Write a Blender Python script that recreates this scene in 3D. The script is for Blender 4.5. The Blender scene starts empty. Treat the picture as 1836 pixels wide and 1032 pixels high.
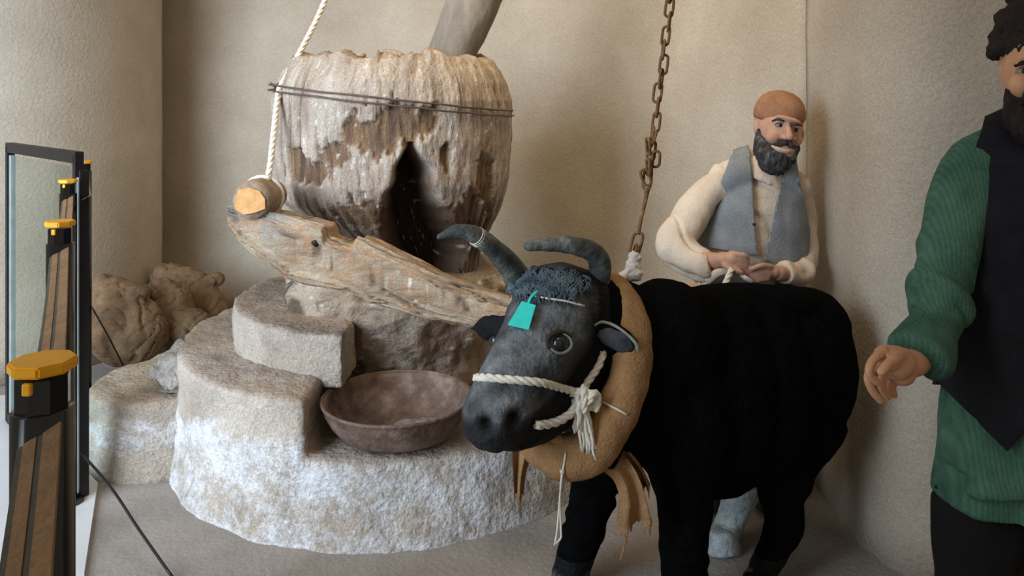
import bpy, bmesh, math, random
from mathutils import Vector, Matrix, noise, Quaternion
from mathutils.bvhtree import BVHTree

random.seed(7)
SC = bpy.context.scene
COL = SC.collection

# ------------------------------------------------------------------ camera
F, CX, HY, CH = 1400.0, 918.0, 180.0, 1.4      # focal length in px, optical axis, camera height
def P(x, y, d):
    """point that stands d metres into the room on the sight line of pixel x, y"""
    return Vector(((x - CX) / F * d, d, CH - (y - HY) / F * d))
CAM = Vector((0, 0, CH))
cd = bpy.data.cameras.new('camera'); cam = bpy.data.objects.new('camera', cd); COL.objects.link(cam)
cam.location = CAM; cam.rotation_euler = (math.pi / 2, 0, 0)
cd.sensor_width = 36; cd.lens = 36 * F / 1836; cd.shift_y = -(516 - HY) / 1836; cd.clip_start = .02
SC.camera = cam

# ------------------------------------------------------------------ light
w = bpy.data.worlds.new('world'); SC.world = w; w.use_nodes = True
w.node_tree.nodes['Background'].inputs[0].default_value = (1.0, .88, .70, 1)
w.node_tree.nodes['Background'].inputs[1].default_value = .29
def area(name, loc, target, sx, sy, power, col):
    l = bpy.data.lights.new(name, 'AREA'); l.shape = 'RECTANGLE'; l.size = sx; l.size_y = sy
    l.energy = power; l.color = col
    o = bpy.data.objects.new(name, l); COL.objects.link(o); o.location = loc
    o.rotation_euler = (Vector(target) - Vector(loc)).to_track_quat('-Z', 'Y').to_euler()
    return o
area('window_daylight', (-3.3, .1, 2.0), (-1.4, 3.5, .8), 2.8, 2.8, 94, (.74, .87, 1.0)).data.spread = math.radians(87)   # spread narrowed to keep the right side dim
area('warm_wall_fill', (.1, 2.3, 3.4), (.25, 4.3, 1.0), 1.4, 1.0, 20, (1.0, .76, .44)).data.spread = math.radians(110)  # unseen warm fill, added to lift the wall right of the mortar
vs = SC.view_settings
vs.view_transform = 'Standard'; vs.look = 'None'; vs.gamma = 1; vs.exposure = 0; vs.use_curve_mapping = False

# ------------------------------------------------------------------ helpers
def lin(c):
    return tuple(((v / 255) / 12.92 if v / 255 <= .04045 else ((v / 255 + .055) / 1.055) ** 2.4) for v in c) + (1,)

def mat(name, cols, scale=6, rough=.85, bump=.3, bscale=40, vcol=False, metal=0, stretch=(1, 1, 1), speck=0, sheen=0, spec=.3, detail=6, bdist=.01, stain=False):
    m = bpy.data.materials.new(name); m.use_nodes = True
    nt = m.node_tree; b = nt.nodes['Principled BSDF']; N = nt.nodes.new; L = nt.links.new
    tc = N('ShaderNodeTexCoord'); mp = N('ShaderNodeMapping'); mp.inputs['Scale'].default_value = stretch
    L(tc.outputs['Object'], mp.inputs[0])
    n = N('ShaderNodeTexNoise'); n.inputs['Scale'].default_value = scale; n.inputs['Detail'].default_value = detail
    n.inputs['Roughness'].default_value = .62
    L(mp.outputs[0], n.inputs['Vector'])
    r = N('ShaderNodeValToRGB'); L(n.outputs['Fac'], r.inputs[0])
    e = r.color_ramp.elements
    while len(e) < len(cols): e.new(.5)
    for k, (p, c) in enumerate(cols):
        e[k].position = p; e[k].color = lin(c)
    out = r.outputs[0]
    if vcol:
        a = N('ShaderNodeAttribute'); a.attribute_name = 'Col'
        mx = N('ShaderNodeMix'); mx.data_type = 'RGBA'; mx.blend_type = 'MULTIPLY'; mx.inputs[0].default_value = 1
        L(a.outputs['Color'], mx.inputs[6]); L(out, mx.inputs[7]); out = mx.outputs[2]
    if stain:
        a2 = N('ShaderNodeAttribute'); a2.attribute_name = 'Stain'
        n1 = N('ShaderNodeTexNoise'); n1.inputs['Scale'].default_value = 34; n1.inputs['Detail'].default_value = 8; n1.inputs['Roughness'].default_value = .75
        L(tc.outputs['Object'], n1.inputs['Vector'])
        ad = N('ShaderNodeMath'); ad.operation = 'ADD'; L(n1.outputs['Fac'], ad.inputs[0]); L(a2.outputs['Fac'], ad.inputs[1])
        m1 = N('ShaderNodeMapRange'); m1.inputs[1].default_value = .90; m1.inputs[2].default_value = 1.24; m1.inputs[3].default_value = 0; m1.inputs[4].default_value = .85
        L(ad.outputs[0], m1.inputs[0])
        mx = N('ShaderNodeMix'); mx.data_type = 'RGBA'; L(m1.outputs[0], mx.inputs[0]); L(out, mx.inputs[6]); mx.inputs[7].default_value = lin((222, 224, 230)); out = mx.outputs[2]
    if speck:
        s = N('ShaderNodeTexNoise'); s.inputs['Scale'].default_value = 150; s.inputs['Detail'].default_value = 2
        L(tc.outputs['Object'], s.inputs['Vector'])
        mr = N('ShaderNodeMapRange'); mr.inputs[1].default_value = .3; mr.inputs[2].default_value = .7
        mr.inputs[3].default_value = 1 - speck; mr.inputs[4].default_value = 1 + speck
        L(s.outputs['Fac'], mr.inputs[0])
        mx = N('ShaderNodeMix'); mx.data_type = 'RGBA'; mx.blend_type = 'MULTIPLY'; mx.inputs[0].default_value = 1
        L(out, mx.inputs[6]); L(mr.outputs[0], mx.inputs[7]); out = mx.outputs[2]
    L(out, b.inputs['Base Color'])
    b.inputs['Roughness'].default_value = rough; b.inputs['Metallic'].default_value = metal
    b.inputs['Specular IOR Level'].default_value = spec
    if sheen:
        b.inputs['Sheen Weight'].default_value = sheen
    if bump:
        bn = N('ShaderNodeTexNoise'); bn.inputs['Scale'].default_value = bscale; bn.inputs['Detail'].default_value = 5
        L(mp.outputs[0], bn.inputs['Vector'])
        bp = N('ShaderNodeBump'); bp.inputs['Strength'].default_value = bump; bp.inputs['Distance'].default_value = bdist
        L(bn.outputs['Fac'], bp.inputs['Height']); L(bp.outputs[0], b.inputs['Normal'])
    return m

M = {}
M['wall'] = mat('mud_plaster', [(.3, (170, 157, 141)), (.55, (182, 170, 154)), (.75, (194, 183, 168))], 2.2, .95, .35, 60, speck=.13)
M['floor'] = mat('earth_floor', [(.3, (132, 124, 118)), (.55, (149, 141, 134)), (.75, (164, 156, 149))], 3, .95, .4, 50, speck=.13)
M['pale_slab'] = mat('pale_floor', [(.3, (196, 198, 202)), (.7, (214, 214, 216))], 4, .5, .05, 30)
M['stone'] = mat('plastered_stone', [(.25, (205, 205, 205)), (.5, (238, 238, 238)), (.75, (255, 255, 255))], 9, .95, .7, 60, vcol=True, speck=.22, stain=True, bdist=.014)
M['wood_mortar'] = mat('rotten_wood', [(.25, (190, 185, 180)), (.5, (236, 236, 236)), (.75, (255, 255, 255))], 14, .95, .9, 50, vcol=True, speck=.22, stretch=(1, 1, .35), bdist=.014)
M['wood_beam'] = mat('weathered_beam', [(.25, (190, 186, 182)), (.5, (236, 236, 236)), (.75, (255, 255, 255))], 18, .9, .9, 60, vcol=True, speck=.18, stretch=(.25, 1, 1), bdist=.014)
M['wood_grey'] = mat('grey_log', [(.3, (104, 100, 96)), (.5, (132, 125, 116)), (.7, (158, 148, 136))], 10, .9, .5, 40, stretch=(1, 1, .3), speck=.1)
M['cut_wood'] = mat('cut_wood', [(.3, (205, 150, 96)), (.7, (232, 182, 124))], 40, .8, .2, 80)
M['bark'] = mat('log_bark', [(.3, (132, 114, 96)), (.7, (172, 154, 134))], 25, .9, .4, 60)
M['wire'] = mat('dark_wire', [(.3, (88, 80, 76)), (.7, (112, 100, 92))], 30, .6, .1, 60, metal=.4)
M['rope'] = mat('cotton_rope', [(.3, (214, 206, 190)), (.7, (240, 234, 222))], 60, .9, .3, 200)
M['iron'] = mat('rusty_iron', [(.3, (82, 64, 56)), (.5, (118, 98, 88)), (.7, (152, 134, 124))], 14, .7, .5, 60, metal=.15, speck=.1)
M['residue'] = mat('seed_residue', [(.3, (136, 122, 112)), (.7, (182, 172, 164))], 30, .95, .6, 90, speck=.15)
M['fur'] = mat('black_fur', [(.3, (7, 7, 8)), (.7, (15, 15, 16))], 30, 1.0, .8, 140, spec=.03)
M['hide'] = mat('dusty_shaded_hide', [(.3, (205, 205, 210)), (.7, (255, 255, 255))], 26, .72, .8, 70, vcol=True, speck=.2, spec=.2)
M['horn'] = mat('horn', [(.3, (50, 54, 56)), (.5, (78, 84, 84)), (.7, (132, 134, 128))], 16, .6, .6, 60)
M['forelock'] = mat('forelock_hair', [(.3, (40, 52, 64)), (.7, (96, 112, 124))], 30, .7, .1, 60)
M['eye_dark'] = mat('eye_dark', [(.3, (22, 26, 30)), (.7, (40, 44, 50))], 20, .12, 0, 60, spec=.6)
M['eye_rim'] = mat('eye_rim', [(.3, (120, 124, 118)), (.7, (156, 158, 150))], 30, .5, .1, 60)
M['ear_in'] = mat('ear_lining', [(.3, (44, 44, 52)), (.7, (84, 84, 92))], 20, .8, .2, 60)
M['burlap_tan'] = mat('tan_jute', [(.3, (138, 104, 70)), (.55, (160, 122, 84)), (.75, (180, 143, 103))], 12, .95, .5, 180, speck=.12)
M['burlap'] = mat('sack_burlap', [(.3, (106, 83, 62)), (.55, (130, 104, 80)), (.75, (150, 124, 98))], 8, .95, .6, 160, speck=.14)
M['string'] = mat('white_string', [(.3, (200, 194, 180)), (.7, (225, 220, 205))], 60, .9, .1, 200)
M['teal'] = mat('teal_tag', [(.3, (40, 190, 180)), (.7, (62, 208, 196))], 30, .5, .05, 60)
M['rust'] = mat('rusty_chain', [(.3, (104, 74, 50)), (.55, (130, 96, 66)), (.75, (154, 122, 90))], 40, .8, .4, 90, metal=.2)
M['white_cloth'] = mat('white_cloth', [(.3, (204, 198, 198)), (.7, (232, 226, 224))], 20, .95, .3, 120)
M['skin'] = mat('painted_skin', [(.3, (190, 144, 122)), (.6, (204, 160, 136)), (.75, (212, 172, 148))], 25, .6, .15, 60)
M['skin_dark'] = mat('painted_skin_warm', [(.3, (196, 142, 108)), (.6, (212, 160, 124)), (.75, (222, 176, 140))], 25, .6, .15, 60)
M['beard_grey'] = mat('grey_beard', [(.35, (40, 39, 42)), (.55, (72, 70, 72)), (.7, (124, 122, 124))], 60, .9, .8, 120, stretch=(1, 1, .4))
M['beard_dark'] = mat('dark_beard', [(.35, (26, 20, 18)), (.7, (52, 42, 38))], 60, .9, .8, 120, stretch=(1, 1, .4))
M['lip'] = mat('lip', [(.3, (186, 160, 146)), (.7, (204, 180, 164))], 30, .5, .1, 60)
M['eye_white'] = mat('eye_white', [(.3, (140, 126, 116)), (.7, (160, 146, 136))], 30, .3, 0, 60)
M['iris'] = mat('iris', [(.3, (34, 24, 20)), (.7, (46, 34, 28))], 30, .2, 0, 60)
M['cap_knit'] = mat('knit_cap', [(.3, (150, 108, 82)), (.7, (176, 130, 100))], 20, .95, .4, 160, speck=.1)
M['hat_dark'] = mat('dark_fur_hat', [(.3, (26, 20, 18)), (.7, (54, 44, 40))], 50, .95, .9, 90)
M['shirt_cream'] = mat('cream_shirt', [(.3, (206, 188, 170)), (.7, (226, 210, 192))], 9, .95, .25, 120, speck=.05)
M['vest_grey'] = mat('grey_blue_vest', [(.3, (122, 128, 134)), (.7, (146, 150, 154))], 12, .95, .3, 160, speck=.08)
M['trouser_grey'] = mat('slate_trousers', [(.3, (58, 62, 66)), (.7, (78, 82, 86))], 12, .95, .3, 120)
M['vest_black'] = mat('black_vest', [(.3, (17, 16, 21)), (.7, (28, 27, 33))], 20, .9, .3, 160, speck=.1)
M['trouser_black'] = mat('black_trousers', [(.3, (10, 9, 10)), (.7, (18, 16, 17))], 14, .9, .3, 100)
M['black_gloss'] = mat('black_gloss', [(.3, (8, 8, 9)), (.7, (14, 14, 15))], 14, .12, 0, 100, spec=.6)
M['black_matte'] = mat('black_frame', [(.3, (20, 19, 20)), (.7, (30, 28, 28))], 14, .45, .05, 100)
M['alu'] = mat('aluminium', [(.3, (140, 152, 154)), (.7, (164, 176, 178))], 14, .3, 0, 100, metal=.1)
M['amber'] = mat('amber_cap', [(.3, (238, 166, 22)), (.7, (250, 186, 44))], 30, .4, .05, 100)
M['belt'] = mat('brown_belt', [(.3, (112, 84, 58)), (.7, (140, 106, 74))], 20, .75, .3, 160, speck=.1)
M['belt_edge'] = mat('belt_edge', [(.3, (66, 60, 50)), (.7, (84, 76, 64))], 20, .8, .2, 160)
M['leather'] = mat('dark_leather', [(.3, (40, 32, 28)), (.7, (60, 48, 40))], 20, .6, .2, 80)

def green_cloth():
    m = mat('green_striped_cloth', [(.3, (50, 86, 70)), (.7, (80, 117, 97))], 10, .9, .25, 140, speck=.1)
    nt = m.node_tree; b = nt.nodes['Principled BSDF']; src = b.inputs['Base Color'].links[0].from_socket
    tc = nt.nodes.new('ShaderNodeTexCoord'); wv = nt.nodes.new('ShaderNodeTexWave'); wv.inputs['Scale'].default_value = 38
    wv.inputs['Distortion'].default_value = 1.2; wv.inputs['Detail'].default_value = 2
    nt.links.new(tc.outputs['Object'], wv.inputs['Vector'])
    mr = nt.nodes.new('ShaderNodeMapRange'); mr.inputs[3].default_value = .82; mr.inputs[4].default_value = 1.08
    nt.links.new(wv.outputs['Fac'], mr.inputs[0])
    mx = nt.nodes.new('ShaderNodeMix'); mx.data_type = 'RGBA'; mx.blend_type = 'MULTIPLY'; mx.inputs[0].default_value = 1
    nt.links.new(src, mx.inputs[6]); nt.links.new(mr.outputs[0], mx.inputs[7]); nt.links.new(mx.outputs[2], b.inputs['Base Color'])
    return m
M['green'] = green_cloth()

def glass():
    m = bpy.data.materials.new('clear_glass'); m.use_nodes = True; nt = m.node_tree
    nt.nodes.remove(nt.nodes['Principled BSDF']); o = nt.nodes['Material Output']
    t = nt.nodes.new('ShaderNodeBsdfTransparent'); t.inputs[0].default_value = (.90, .95, .94, 1)
    g = nt.nodes.new('ShaderNodeBsdfGlossy'); g.inputs['Roughness'].default_value = .03
    x = nt.nodes.new('ShaderNodeMixShader'); x.inputs[0].default_value = .07
    nt.links.new(t.outputs[0], x.inputs[1]); nt.links.new(g.outputs[0], x.inputs[2]); nt.links.new(x.outputs[0], o.inputs[0])
    return m
M['glass'] = glass()

def catmull(pts, n, closed=False):
    pts = [Vector(p) for p in pts]; k = len(pts); out = []
    segs = k if closed else k - 1
    for i in range(segs):
        if closed:
            a, b, c, d = pts[(i - 1) % k], pts[i], pts[(i + 1) % k], pts[(i + 2) % k]
        else:
            b, c = pts[i], pts[i + 1]
            a = pts[i - 1] if i else b * 2 - c
            d = pts[i + 2] if i + 2 < k else c * 2 - b
        for j in range(n):
            t = j / n
            out.append(.5 * ((2 * b) + (c - a) * t + (2 * a - 5 * b + 4 * c - d) * t * t + (3 * b - a - 3 * c + d) * t ** 3))
    if not closed: out.append(pts[-1].copy())
    return out

def lerp_list(vals, n, closed=False):
    k = len(vals); out = []
    for i in range(k if closed else k - 1):
        for j in range(n):
            t = j / n; t = t * t * (3 - 2 * t)
            out.append(vals[i] * (1 - t) + vals[(i + 1) % k] * t)
    if not closed: out.append(vals[-1])
    return out

def frames(pts, closed=False):
    n = len(pts); fr = []; up = None
    for i in range(n):
        if closed: t = pts[(i + 1) % n] - pts[i - 1]
        else: t = pts[min(i + 1, n - 1)] - pts[max(i - 1, 0)]
        t = t.normalized() if t.length > 1e-9 else Vector((0, 0, 1))
        if up is None:
            up = Vector((0, 0, 1)) if abs(t.z) < .9 else Vector((0, 1, 0))
        u = up - t * up.dot(t); u.normalize(); v = t.cross(u); up = u
        fr.append((t, u, v))
    return fr

def tube(bm, pts, rad, seg=10, smooth=0, closed=False, flat=None, round_caps=False):
    """tube through pts; rad a number or list; flat = (su, sv) scales of the two cross axes"""
    if not isinstance(rad, (list, tuple)): rad = [rad] * len(pts)
    pts = [Vector(p) for p in pts]
    if smooth:
        rad = lerp_list(list(rad), smooth, closed); pts = catmull(pts, smooth, closed)
    if round_caps and not closed:
        t0 = (pts[0] - pts[1]).normalized(); t1 = (pts[-1] - pts[-2]).normalized(); r0, r1 = rad[0], rad[-1]
        pre = [pts[0] + t0 * r0 * math.sin(a) for a in (1.4, .95, .5)]; pr = [r0 * math.cos(a) for a in (1.4, .95, .5)]
        post = [pts[-1] + t1 * r1 * math.sin(a) for a in (.5, .95, 1.4)]; po = [r1 * math.cos(a) for a in (.5, .95, 1.4)]
        pts = pre + pts + post; rad = pr + list(rad) + po
    fr = frames(pts, closed); su, sv = flat if flat else (1, 1); rings = []
    for p, r, (t, u, v) in zip(pts, rad, fr):
        rings.append([bm.verts.new(p + u * (r * su * math.cos(2 * math.pi * k / seg)) + v * (r * sv * math.sin(2 * math.pi * k / seg))) for k in range(seg)])
    n = len(rings)
    for i in range(n if closed else n - 1):
        a, b = rings[i], rings[(i + 1) % n]
        for k in range(seg):
            bm.faces.new((a[k], a[(k + 1) % seg], b[(k + 1) % seg], b[k]))
    if not closed:
        bm.faces.new(rings[0][::-1]); bm.faces.new(rings[-1])
    return bm

def ell(bm, c, r, rot=None, sub=3):
    """ellipsoid at c with radii r"""
    if not isinstance(r, (list, tuple)): r = (r, r, r)
    m = Matrix.Translation(Vector(c))
    if rot is not None: m = m @ rot.to_4x4()
    m = m @ Matrix.Diagonal((r[0], r[1], r[2], 1))
    bmesh.ops.create_icosphere(bm, subdivisions=sub, radius=1, matrix=m)
    return bm

def box(bm, c, s, rot=None, bevel=0):
    m = Matrix.Translation(Vector(c))
    if rot is not None: m = m @ rot.to_4x4()
    m = m @ Matrix.Diagonal((s[0], s[1], s[2], 1))
    r = bmesh.ops.create_cube(bm, size=1, matrix=m)
    if bevel:
        es = {e for v in r['verts'] for e in v.link_edges}
        bmesh.ops.bevel(bm, geom=list(es), offset=bevel, segments=2, affect='EDGES', profile=.5)
    return bm

def prism(bm, poly, z0, z1):
    a = [bm.verts.new((x, y, z0)) for x, y in poly]; b = [bm.verts.new((x, y, z1)) for x, y in poly]
    n = len(poly)
    bm.faces.new(a[::-1]); bm.faces.new(b)
    for i in range(n): bm.faces.new((a[i], a[(i + 1) % n], b[(i + 1) % n], b[i]))
    return bm

def to_mesh(bm, name='m'):
    bmesh.ops.recalc_face_normals(bm, faces=bm.faces)
    me = bpy.data.meshes.new(name); bm.to_mesh(me); bm.free(); return me

def modded(me, mods):
    o = bpy.data.objects.new('tmp', me); COL.objects.link(o)
    for typ, kw in mods:
        m = o.modifiers.new(typ, typ)
        for k, v in kw.items(): setattr(m, k, v)
    dg = bpy.context.evaluated_depsgraph_get()
    r = bpy.data.meshes.new_from_object(o.evaluated_get(dg))
    bpy.data.objects.remove(o); bpy.data.meshes.remove(me)
    return r

def remesh(bm, voxel, smooth=4):
    me = to_mesh(bm)
    mods = [('REMESH', dict(mode='VOXEL', voxel_size=voxel, use_smooth_shade=True))]
    if smooth: mods.append(('SMOOTH', dict(factor=.5, iterations=smooth)))
    return modded(me, mods)

def displace(me, fn):
    """fn(co, normal) -> offset along the normal (float) or a vector"""
    co = [(v.co.copy(), v.normal.copy()) for v in me.vertices]
    for v, (c, n) in zip(me.vertices, co):
        d = fn(c, n)
        v.co = c + (d if isinstance(d, Vector) else n * d)
    me.update()
    return me

def paint(me, fn):
    """per-vertex own colour (0-255 sRGB) from fn(co, normal)"""
    a = me.color_attributes.new('Col', 'FLOAT_COLOR', 'POINT')
    for i, v in enumerate(me.vertices):
        a.data[i].color = lin(fn(v.co, v.normal))
    return me

def fb(p, s, o=4):
    return noise.fractal(Vector(p) * s, 1.0, 2.0, o)
def mixc(a, b, t):
    t = max(0, min(1, t)); return tuple(x * (1 - t) + y * t for x, y in zip(a, b))
def sstep(a, b, x):
    t = max(0, min(1, (x - a) / (b - a))); return t * t * (3 - 2 * t)

ORG = {}
def thing(name, label, cat, loc, group=None):
    o = bpy.data.objects.new(name, None); COL.objects.link(o); o.location = loc; o.empty_display_size = .1
    o['label'] = label; o['category'] = cat
    if group: o['group'] = group
    ORG[o.name] = Vector(loc)
    return o

def part(name, me, m, parent, label=None, smooth=True, kind=None):
    if isinstance(me, bmesh.types.BMesh): me = to_mesh(me, name)
    me.name = name; org = ORG[parent.name]
    me.transform(Matrix.Translation(-org))
    o = bpy.data.objects.new(name, me); COL.objects.link(o); o.parent = parent; ORG[o.name] = org
    me.materials.clear(); me.materials.append(M[m] if isinstance(m, str) else m)
    if smooth:
        for p in me.polygons: p.use_smooth = True
    if label: o['label'] = label
    if kind: o['kind'] = kind
    return o

def solo(name, me, m, label=None, cat=None, group=None, kind=None, smooth=True):
    if isinstance(me, bmesh.types.BMesh): me = to_mesh(me, name)
    me.name = name
    xs = [v.co for v in me.vertices]
    org = Vector((sum(v.x for v in xs) / len(xs), sum(v.y for v in xs) / len(xs), min(v.z for v in xs)))
    me.transform(Matrix.Translation(-org))
    o = bpy.data.objects.new(name, me); COL.objects.link(o); o.location = org; ORG[o.name] = org
    me.materials.clear(); me.materials.append(M[m] if isinstance(m, str) else m)
    if smooth:
        for p in me.polygons: p.use_smooth = True
    if label: o['label'] = label
    if cat: o['category'] = cat
    if group: o['group'] = group
    if kind: o['kind'] = kind
    return o

def rope_mesh(bm, pts, r, smooth=6, pitch=None, strands=3):
    """laid rope: strands twisted round the path"""
    pitch = pitch or r * 7
    path = catmull(pts, smooth)
    L = [0]
    for a, b in zip(path, path[1:]): L.append(L[-1] + (b - a).length)
    step = pitch / 8; n = max(8, int(L[-1] / step)); res = []; j = 0
    for i in range(n + 1):
        s = L[-1] * i / n
        while j < len(L) - 2 and L[j + 1] < s: j += 1
        t = (s - L[j]) / max(1e-9, L[j + 1] - L[j]); res.append(path[j].lerp(path[j + 1], t))
    fr = frames(res)
    for k in range(strands):
        sp = []
        for i, (p, (t, u, v)) in enumerate(zip(res, fr)):
            a = 2 * math.pi * (i * L[-1] / n / pitch + k / strands)
            sp.append(p + (u * math.cos(a) + v * math.sin(a)) * r * .5)
        tube(bm, sp, r * .58, 6)
    return bm

# ================================================================== SETTING
def wall(name, path, zt=3.3, th=.12):
    bm = bmesh.new(); n = len(path); fr = []
    for i in range(n):
        t = (path[min(i + 1, n - 1)] - path[max(i - 1, 0)]); t.z = 0; t.normalize(); fr.append(Vector((-t.y, t.x, 0)))
    nz = 24; A = []; B = []
    for p, nn in zip(path, fr):
        A.append([bm.verts.new((p.x, p.y, zt * k / nz)) for k in range(nz + 1)])
        q = p + nn * th
        B.append([bm.verts.new((q.x, q.y, zt * k / nz)) for k in range(nz + 1)])
    for i in range(n - 1):
        for k in range(nz):
            bm.faces.new((A[i][k], A[i + 1][k], A[i + 1][k + 1], A[i][k + 1]))
            bm.faces.new((B[i][k], B[i][k + 1], B[i + 1][k + 1], B[i + 1][k]))
        bm.faces.new((A[i][nz], A[i + 1][nz], B[i + 1][nz], B[i][nz]))
        bm.faces.new((A[i][0], B[i][0], B[i + 1][0], A[i + 1][0]))
    for i in (0, n - 1):
        for k in range(nz):
            bm.faces.new((A[i][k], A[i][k + 1], B[i][k + 1], B[i][k]))
    me = to_mesh(bm)
    displace(me, lambda c, nn: nn * .006 * fb(c, 2.2))
    return solo(name, me, 'wall', kind='structure')

back = catmull([(-2.9, 5.3, 0), (-1.9, 5.05, 0), (-.8, 4.8, 0), (.3, 4.4, 0), (.85, 3.65, 0), (1.1, 2.92, 0)], 10)
wall('wall_back', back)
wall('wall_left', [Vector((-2.94 + .83 * math.cos(a), 4.53 + .83 * math.sin(a), 0)) for a in [-3.4 + k * .07 for k in range(66)]])
wall('wall_right', catmull([(1.1, 2.92, 0), (1.1, 2.62, 0), (1.105, 2.4, 0), (1.2, 2.26, 0), (1.45, 2.2, 0), (2.1, 2.08, 0), (3.2, 1.9, 0)], 8))

bm = bmesh.new(); box(bm, (-.5, 2.2, -.05), (9, 7, .1))
solo('floor', bm, 'floor', kind='structure', smooth=False)
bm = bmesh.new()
prism(bm, [(-.05, -1), (-.3, .6), (-1.26, 2.3), (-1.507, 2.84), (-2.35, 3.7), (-3.4, 3.3), (-4.9, 3.3), (-4.9, -1)], -.02, .012)  # paler slab over the left part of the floor
solo('floor', bm, 'pale_slab', kind='structure', smooth=False)

# ================================================================== STONE PLATFORM
PC = Vector((-.48, 3.3, 0))
plat = thing('stone_platform', 'low round plastered stone platform with stepped tiers carrying the wooden mortar', 'platform', (PC.x, PC.y, 0))
def stone_col(base_top, zlo, zhi, seed, amt=1.0):
    def f(c, n):
        p = c + Vector((seed, 0, 0))
        col = mixc((172, 159, 146), (194, 182, 169), .5 + .9 * fb(p, 3))
        if n.z > .5: col = mixc(col, base_top, .6)
        return col
    return f
def stain(me, zlo, zhi, seed, amt=.62):
    a = me.attributes.new('Stain', 'FLOAT', 'POINT')
    for i, v in enumerate(me.vertices):
        c = v.co; p = c + Vector((seed, 0, 0))
        band = sstep(zlo, zlo + .06, c.z) * (1 - sstep(zhi - .14, zhi + .06, c.z + .10 * fb(p, 4)))
        a.data[i].value = amt * band * (1 - .75 * max(0, v.normal.z)) + .16 * fb(p, 7, 4) * band
    return me
def ringpoly(c, r, n=64, a0=0, a1=2 * math.pi):
    return [(c.x + r * math.cos(a0 + (a1 - a0) * k / n), c.y + r * math.sin(a0 + (a1 - a0) * k / n)) for k in range(n + (1 if a1 - a0 < 6.28 else 0))]
def drum(bm, c, r, z0, z1, flare=0):
    n = 72; rings = []
    prof = [(z0, r + flare), (z0 + .06, r + flare * .7), (z0 + .14, r + flare * .2), ((z0 + z1) / 2 + .05, r), (z1, r - .01)]
    for z, rr in prof: rings.append([bm.verts.new((c.x + rr * math.cos(2 * math.pi * k / n), c.y + rr * math.sin(2 * math.pi * k / n), z)) for k in range(n)])
    for a, b in zip(rings, rings[1:]):
        for k in range(n): bm.faces.new((a[k], a[(k + 1) % n], b[(k + 1) % n], b[k]))
    bm.faces.new(rings[0][::-1]); bm.faces.new(rings[-1])
def cutpoly(c, r, xcut):
    """disc left of x = xcut"""
    a = math.acos((xcut - c.x) / r)
    return ringpoly(c, r, 48, a, 2 * math.pi - a)
bm = bmesh.new(); drum(bm, PC, .86, -.02, .27, .03); prism(bm, cutpoly(PC, .86, -.655), .1, .455)
prism(bm, [(-.66, 3.0), (.36, 3.3), (.2, 3.9), (-.66, 4.0)], .1, .455)
me = remesh(bm, .014, 7); displace(me, lambda c, n: .012 * fb(c, 5, 5) + .005 * fb(c, 22, 3))
paint(me, stone_col((170, 152, 138), -.05, .36, 0)); stain(me, -.06, .40, 0); part('lower_tier', me, 'stone', plat)
bm = bmesh.new(); prism(bm, cutpoly(PC, .66, -.575), .42, .60)
me = remesh(bm, .012, 10); displace(me, lambda c, n: .010 * fb(c, 6, 5) + .004 * fb(c, 22, 3))
paint(me, stone_col((162, 143, 128), .3, .4, 3, .0)); part('upper_tier', me, 'stone', plat)
bm = bmesh.new()
pts = [(-1.40, 3.16), (-1.30, 3.4), (-1.05, 3.75)]
for (x, y) in pts: drum(bm, Vector((x, y, 0)), .29, -.02, .285, .02)
prism(bm, [(-1.32, 2.9), (-.9, 2.98), (-.9, 3.7), (-1.3, 3.8)], -.02, .285)
me = remesh(bm, .014, 9); displace(me, lambda c, n: .014 * fb(c, 4, 5) + .005 * fb(c, 20, 3))
paint(me, stone_col((176, 154, 136), .02, .27, 7)); stain(me, .05, .27, 7, .58); part('side_ledge', me, 'stone', plat)
# rubble on the ledge
bm = bmesh.new()
ell(bm, P(315, 660, 3.02), (.075, .06, .06)); ell(bm, P(296, 665, 3.0), (.04, .05, .04)); ell(bm, P(330, 640, 3.08), (.05, .05, .06)); ell(bm, P(318, 684, 2.98), (.06, .05, .03))
me = remesh(bm, .008, 2); displace(me, lambda c, n: .016 * fb(c, 16, 4) + .012 * noise.cell(c * 26))
paint(me, lambda c, n: mixc((160, 154, 148), (196, 190, 184), .5 + fb(c, 20)))
solo('rubble_stone', me, 'stone', 'crumbly grey rubble lump on the low ledge against the round platform', 'stone')

# ================================================================== MORTAR
MC = Vector((-.50, 3.3, 0))
mort = thing('mortar', 'huge cracked wooden mortar with a dark arched hole, standing on the round platform', 'mortar', (MC.x, MC.y, .27))
FD = math.atan2(-1, .15)                        # bearing of the side turned to the visitor
PROF = [(.60, .26, .10), (.70, .255, .10), (.78, .29, .08), (.86, .36, .05), (.93, .42, .025), (1.0, .465, .005), (1.08, .487, 0), (1.25, .495, 0), (1.40, .493, 0), (1.47, .475, 0), (1.52, .45, 0), (1.565, .415, 0)]
def prof(z):
    for (z0, r0, s0), (z1, r1, s1) in zip(PROF, PROF[1:]):
        if z <= z1:
            t = (z - z0) / (z1 - z0); return r0 + (r1 - r0) * t, s0 + (s1 - s0) * t
    return PROF[-1][1], 0
def cavity(th, z):
    """0..1 depth of the rotted arch; th metres to the right along the skin"""
    if z > 1.25: return 0
    k = (1.24 - z) / .4
    cx = .065 + .025 * k + .02 * noise.noise(Vector((z * 9, 1, 0)))
    hw = .010 + .17 * max(0, min(1, k)) ** .8 + .02 * noise.noise(Vector((z * 16, 4, 0)))
    if z < .82: hw *= max(0, 1 - (.82 - z) / .2)
    return 1 - sstep(hw - .035, hw + .01, abs(th - cx))
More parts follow.
